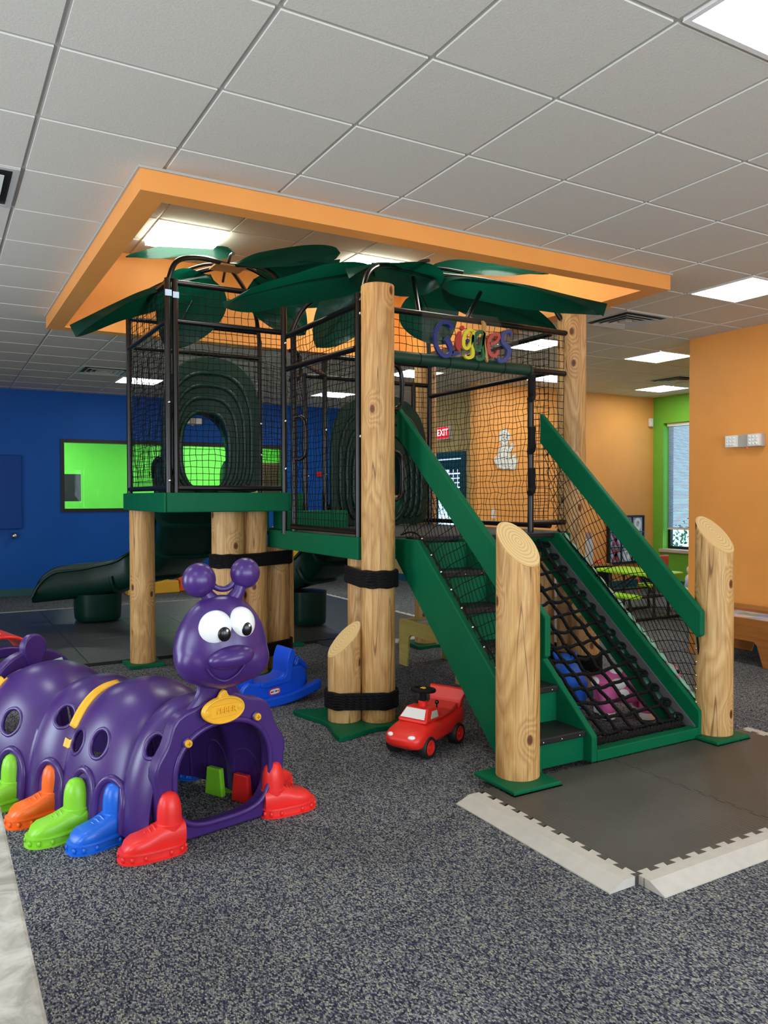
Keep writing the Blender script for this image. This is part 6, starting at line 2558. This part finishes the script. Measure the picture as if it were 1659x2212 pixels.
# yellow and orange stepping blocks behind the left slide
for nm, mt, x0, x1, y0, hh, lab in (('stepping_block', 'yellow', 2.55, 3.35, 12.2, 0.27, 'yellow plastic stepped block on the floor by the blue wall'),
                                    ('stepping_block', 'shoe_orange', 3.37, 4.25, 12.32, 0.25, 'orange plastic stepped block on the floor, right of the yellow one')):
    t = thing(nm, lab, 'play block', ((x0 + x1) / 2, y0 + 0.3, 0), 'stepped play blocks')
    for k in range(3):
        bm = B()
        loft(bm, [[(x0 + 0.03 * k, y0 + 0.2 * k, 0.001), (x1 - 0.10 * k, y0 + 0.2 * k, 0.001), (x1 - 0.10 * k, y0 + 0.2 * k + 0.2, 0.001), (x0 + 0.03 * k, y0 + 0.2 * k + 0.2, 0.001)],
                  [(x0 + 0.02 + 0.03 * k, y0 + 0.02 + 0.2 * k, hh * (0.7 + 0.22 * k)), (x1 - 0.10 * k - 0.02, y0 + 0.02 + 0.2 * k, hh * (0.7 + 0.22 * k)), (x1 - 0.10 * k - 0.02, y0 + 0.2 * k + 0.2, hh * (0.7 + 0.22 * k)), (x0 + 0.02 + 0.03 * k, y0 + 0.2 * k + 0.2, hh * (0.7 + 0.22 * k))]])
        obj('step', bm, M[mt], t, bevel=0.015)
YS = thing('yellow_panel', 'yellow toy panel glimpsed beside the right slide, under the deck', 'toy', (4.9, 12.0, 0))
bm = B()
box(bm, (4.78, 12.0, 0.0), (5.6, 12.2, 0.62))
obj('toy_panel', bm, M['yellow'], YS, bevel=0.03)

# blind and shrub of the far window
BL = thing('window_blind', 'white slatted blind drawn most of the way down the far window', 'blind', (GXW + 0.07, 8.1, 1.8))
bm = B()
k = 0
z = 0.98
while z < gz1 - 0.05:
    mt = Matrix.Translation((GXW + 0.07, (gy0 + gy1) / 2, z)) @ Matrix.Rotation(0.75, 4, 'Y')
    box(bm, (-0.013, -(gy1 - gy0) / 2 + 0.05, -0.0006), (0.013, (gy1 - gy0) / 2 - 0.05, 0.0006), mt)
    z += 0.0235
obj('slats', bm, plain('blind_slat', 'c9d6ea', 0.5, var=0), BL)
bm = B()
box(bm, (GXW + 0.045, gy0 + 0.04, gz1 - 0.05), (GXW + 0.10, gy1 - 0.04, gz1 - 0.005))
obj('head_rail', bm, M['plate'], BL)
bm = B()
box(bm, (GXW + 0.055, gy0 + 0.045, 0.945), (GXW + 0.09, gy1 - 0.045, 0.97))
obj('bottom_rail', bm, M['plate'], BL)
SH = thing('shrub', 'leafy shrub outside the far window, below the blind', 'shrub', (12.2, 8.6, 0))
bm = B()
rs = random.Random(3)
for k in range(1500):
    a, b, r = rs.random() * 2 * PI, rs.random() * PI / 2, 0.8 + 0.25 * rs.random()
    c = V((12.3 + 0.7 * r * math.cos(a) * math.cos(b), 8.9 + 1.6 * r * math.sin(a) * math.cos(b), 0.1 + 1.15 * r * math.sin(b)))
    d = V((rs.uniform(-1, 1), rs.uniform(-1, 1), rs.uniform(-1, 1))).normalized()
    e = d.orthogonal().normalized()
    f = d.cross(e)
    s = rs.uniform(0.03, 0.06)
    bm.faces.new([bm.verts.new(c + e * s), bm.verts.new(c + f * s * 0.5), bm.verts.new(c - e * s), bm.verts.new(c - f * s * 0.5)])
obj('foliage', bm, plain('shrub_leaf', '5c8f6c', 0.6, var=0.3, vscale=8), SH)
bm = B()
tube(bm, [(12.3, 8.9, -0.05), (12.3, 8.9, 0.5)], 0.05, 8)
obj('stem', bm, M['brown'], SH)
bm = B()
box(bm, (11.0, 3.0, -0.12), (16, 14, -0.05))
struct('ground_outside', bm, plain('grass_ground', '6f8f5a', 0.9, var=0.2))

# near counter at the lower left corner
KC = thing('counter', 'pale speckled stone counter edge in the lower left corner', 'counter', (-0.4, 1.2, 0))
CTX = 0.083
bm = B()
box(bm, (-0.75, 0.25, 1.00), (CTX, 2.6, 1.04))
obj('worktop', bm, M['stone'], KC, bevel=0.004)
bm = B()
box(bm, (-0.72, 0.3, 0.0), (CTX - 0.03, 2.55, 1.0))
obj('counter_base', bm, M['shelfwood'], KC)
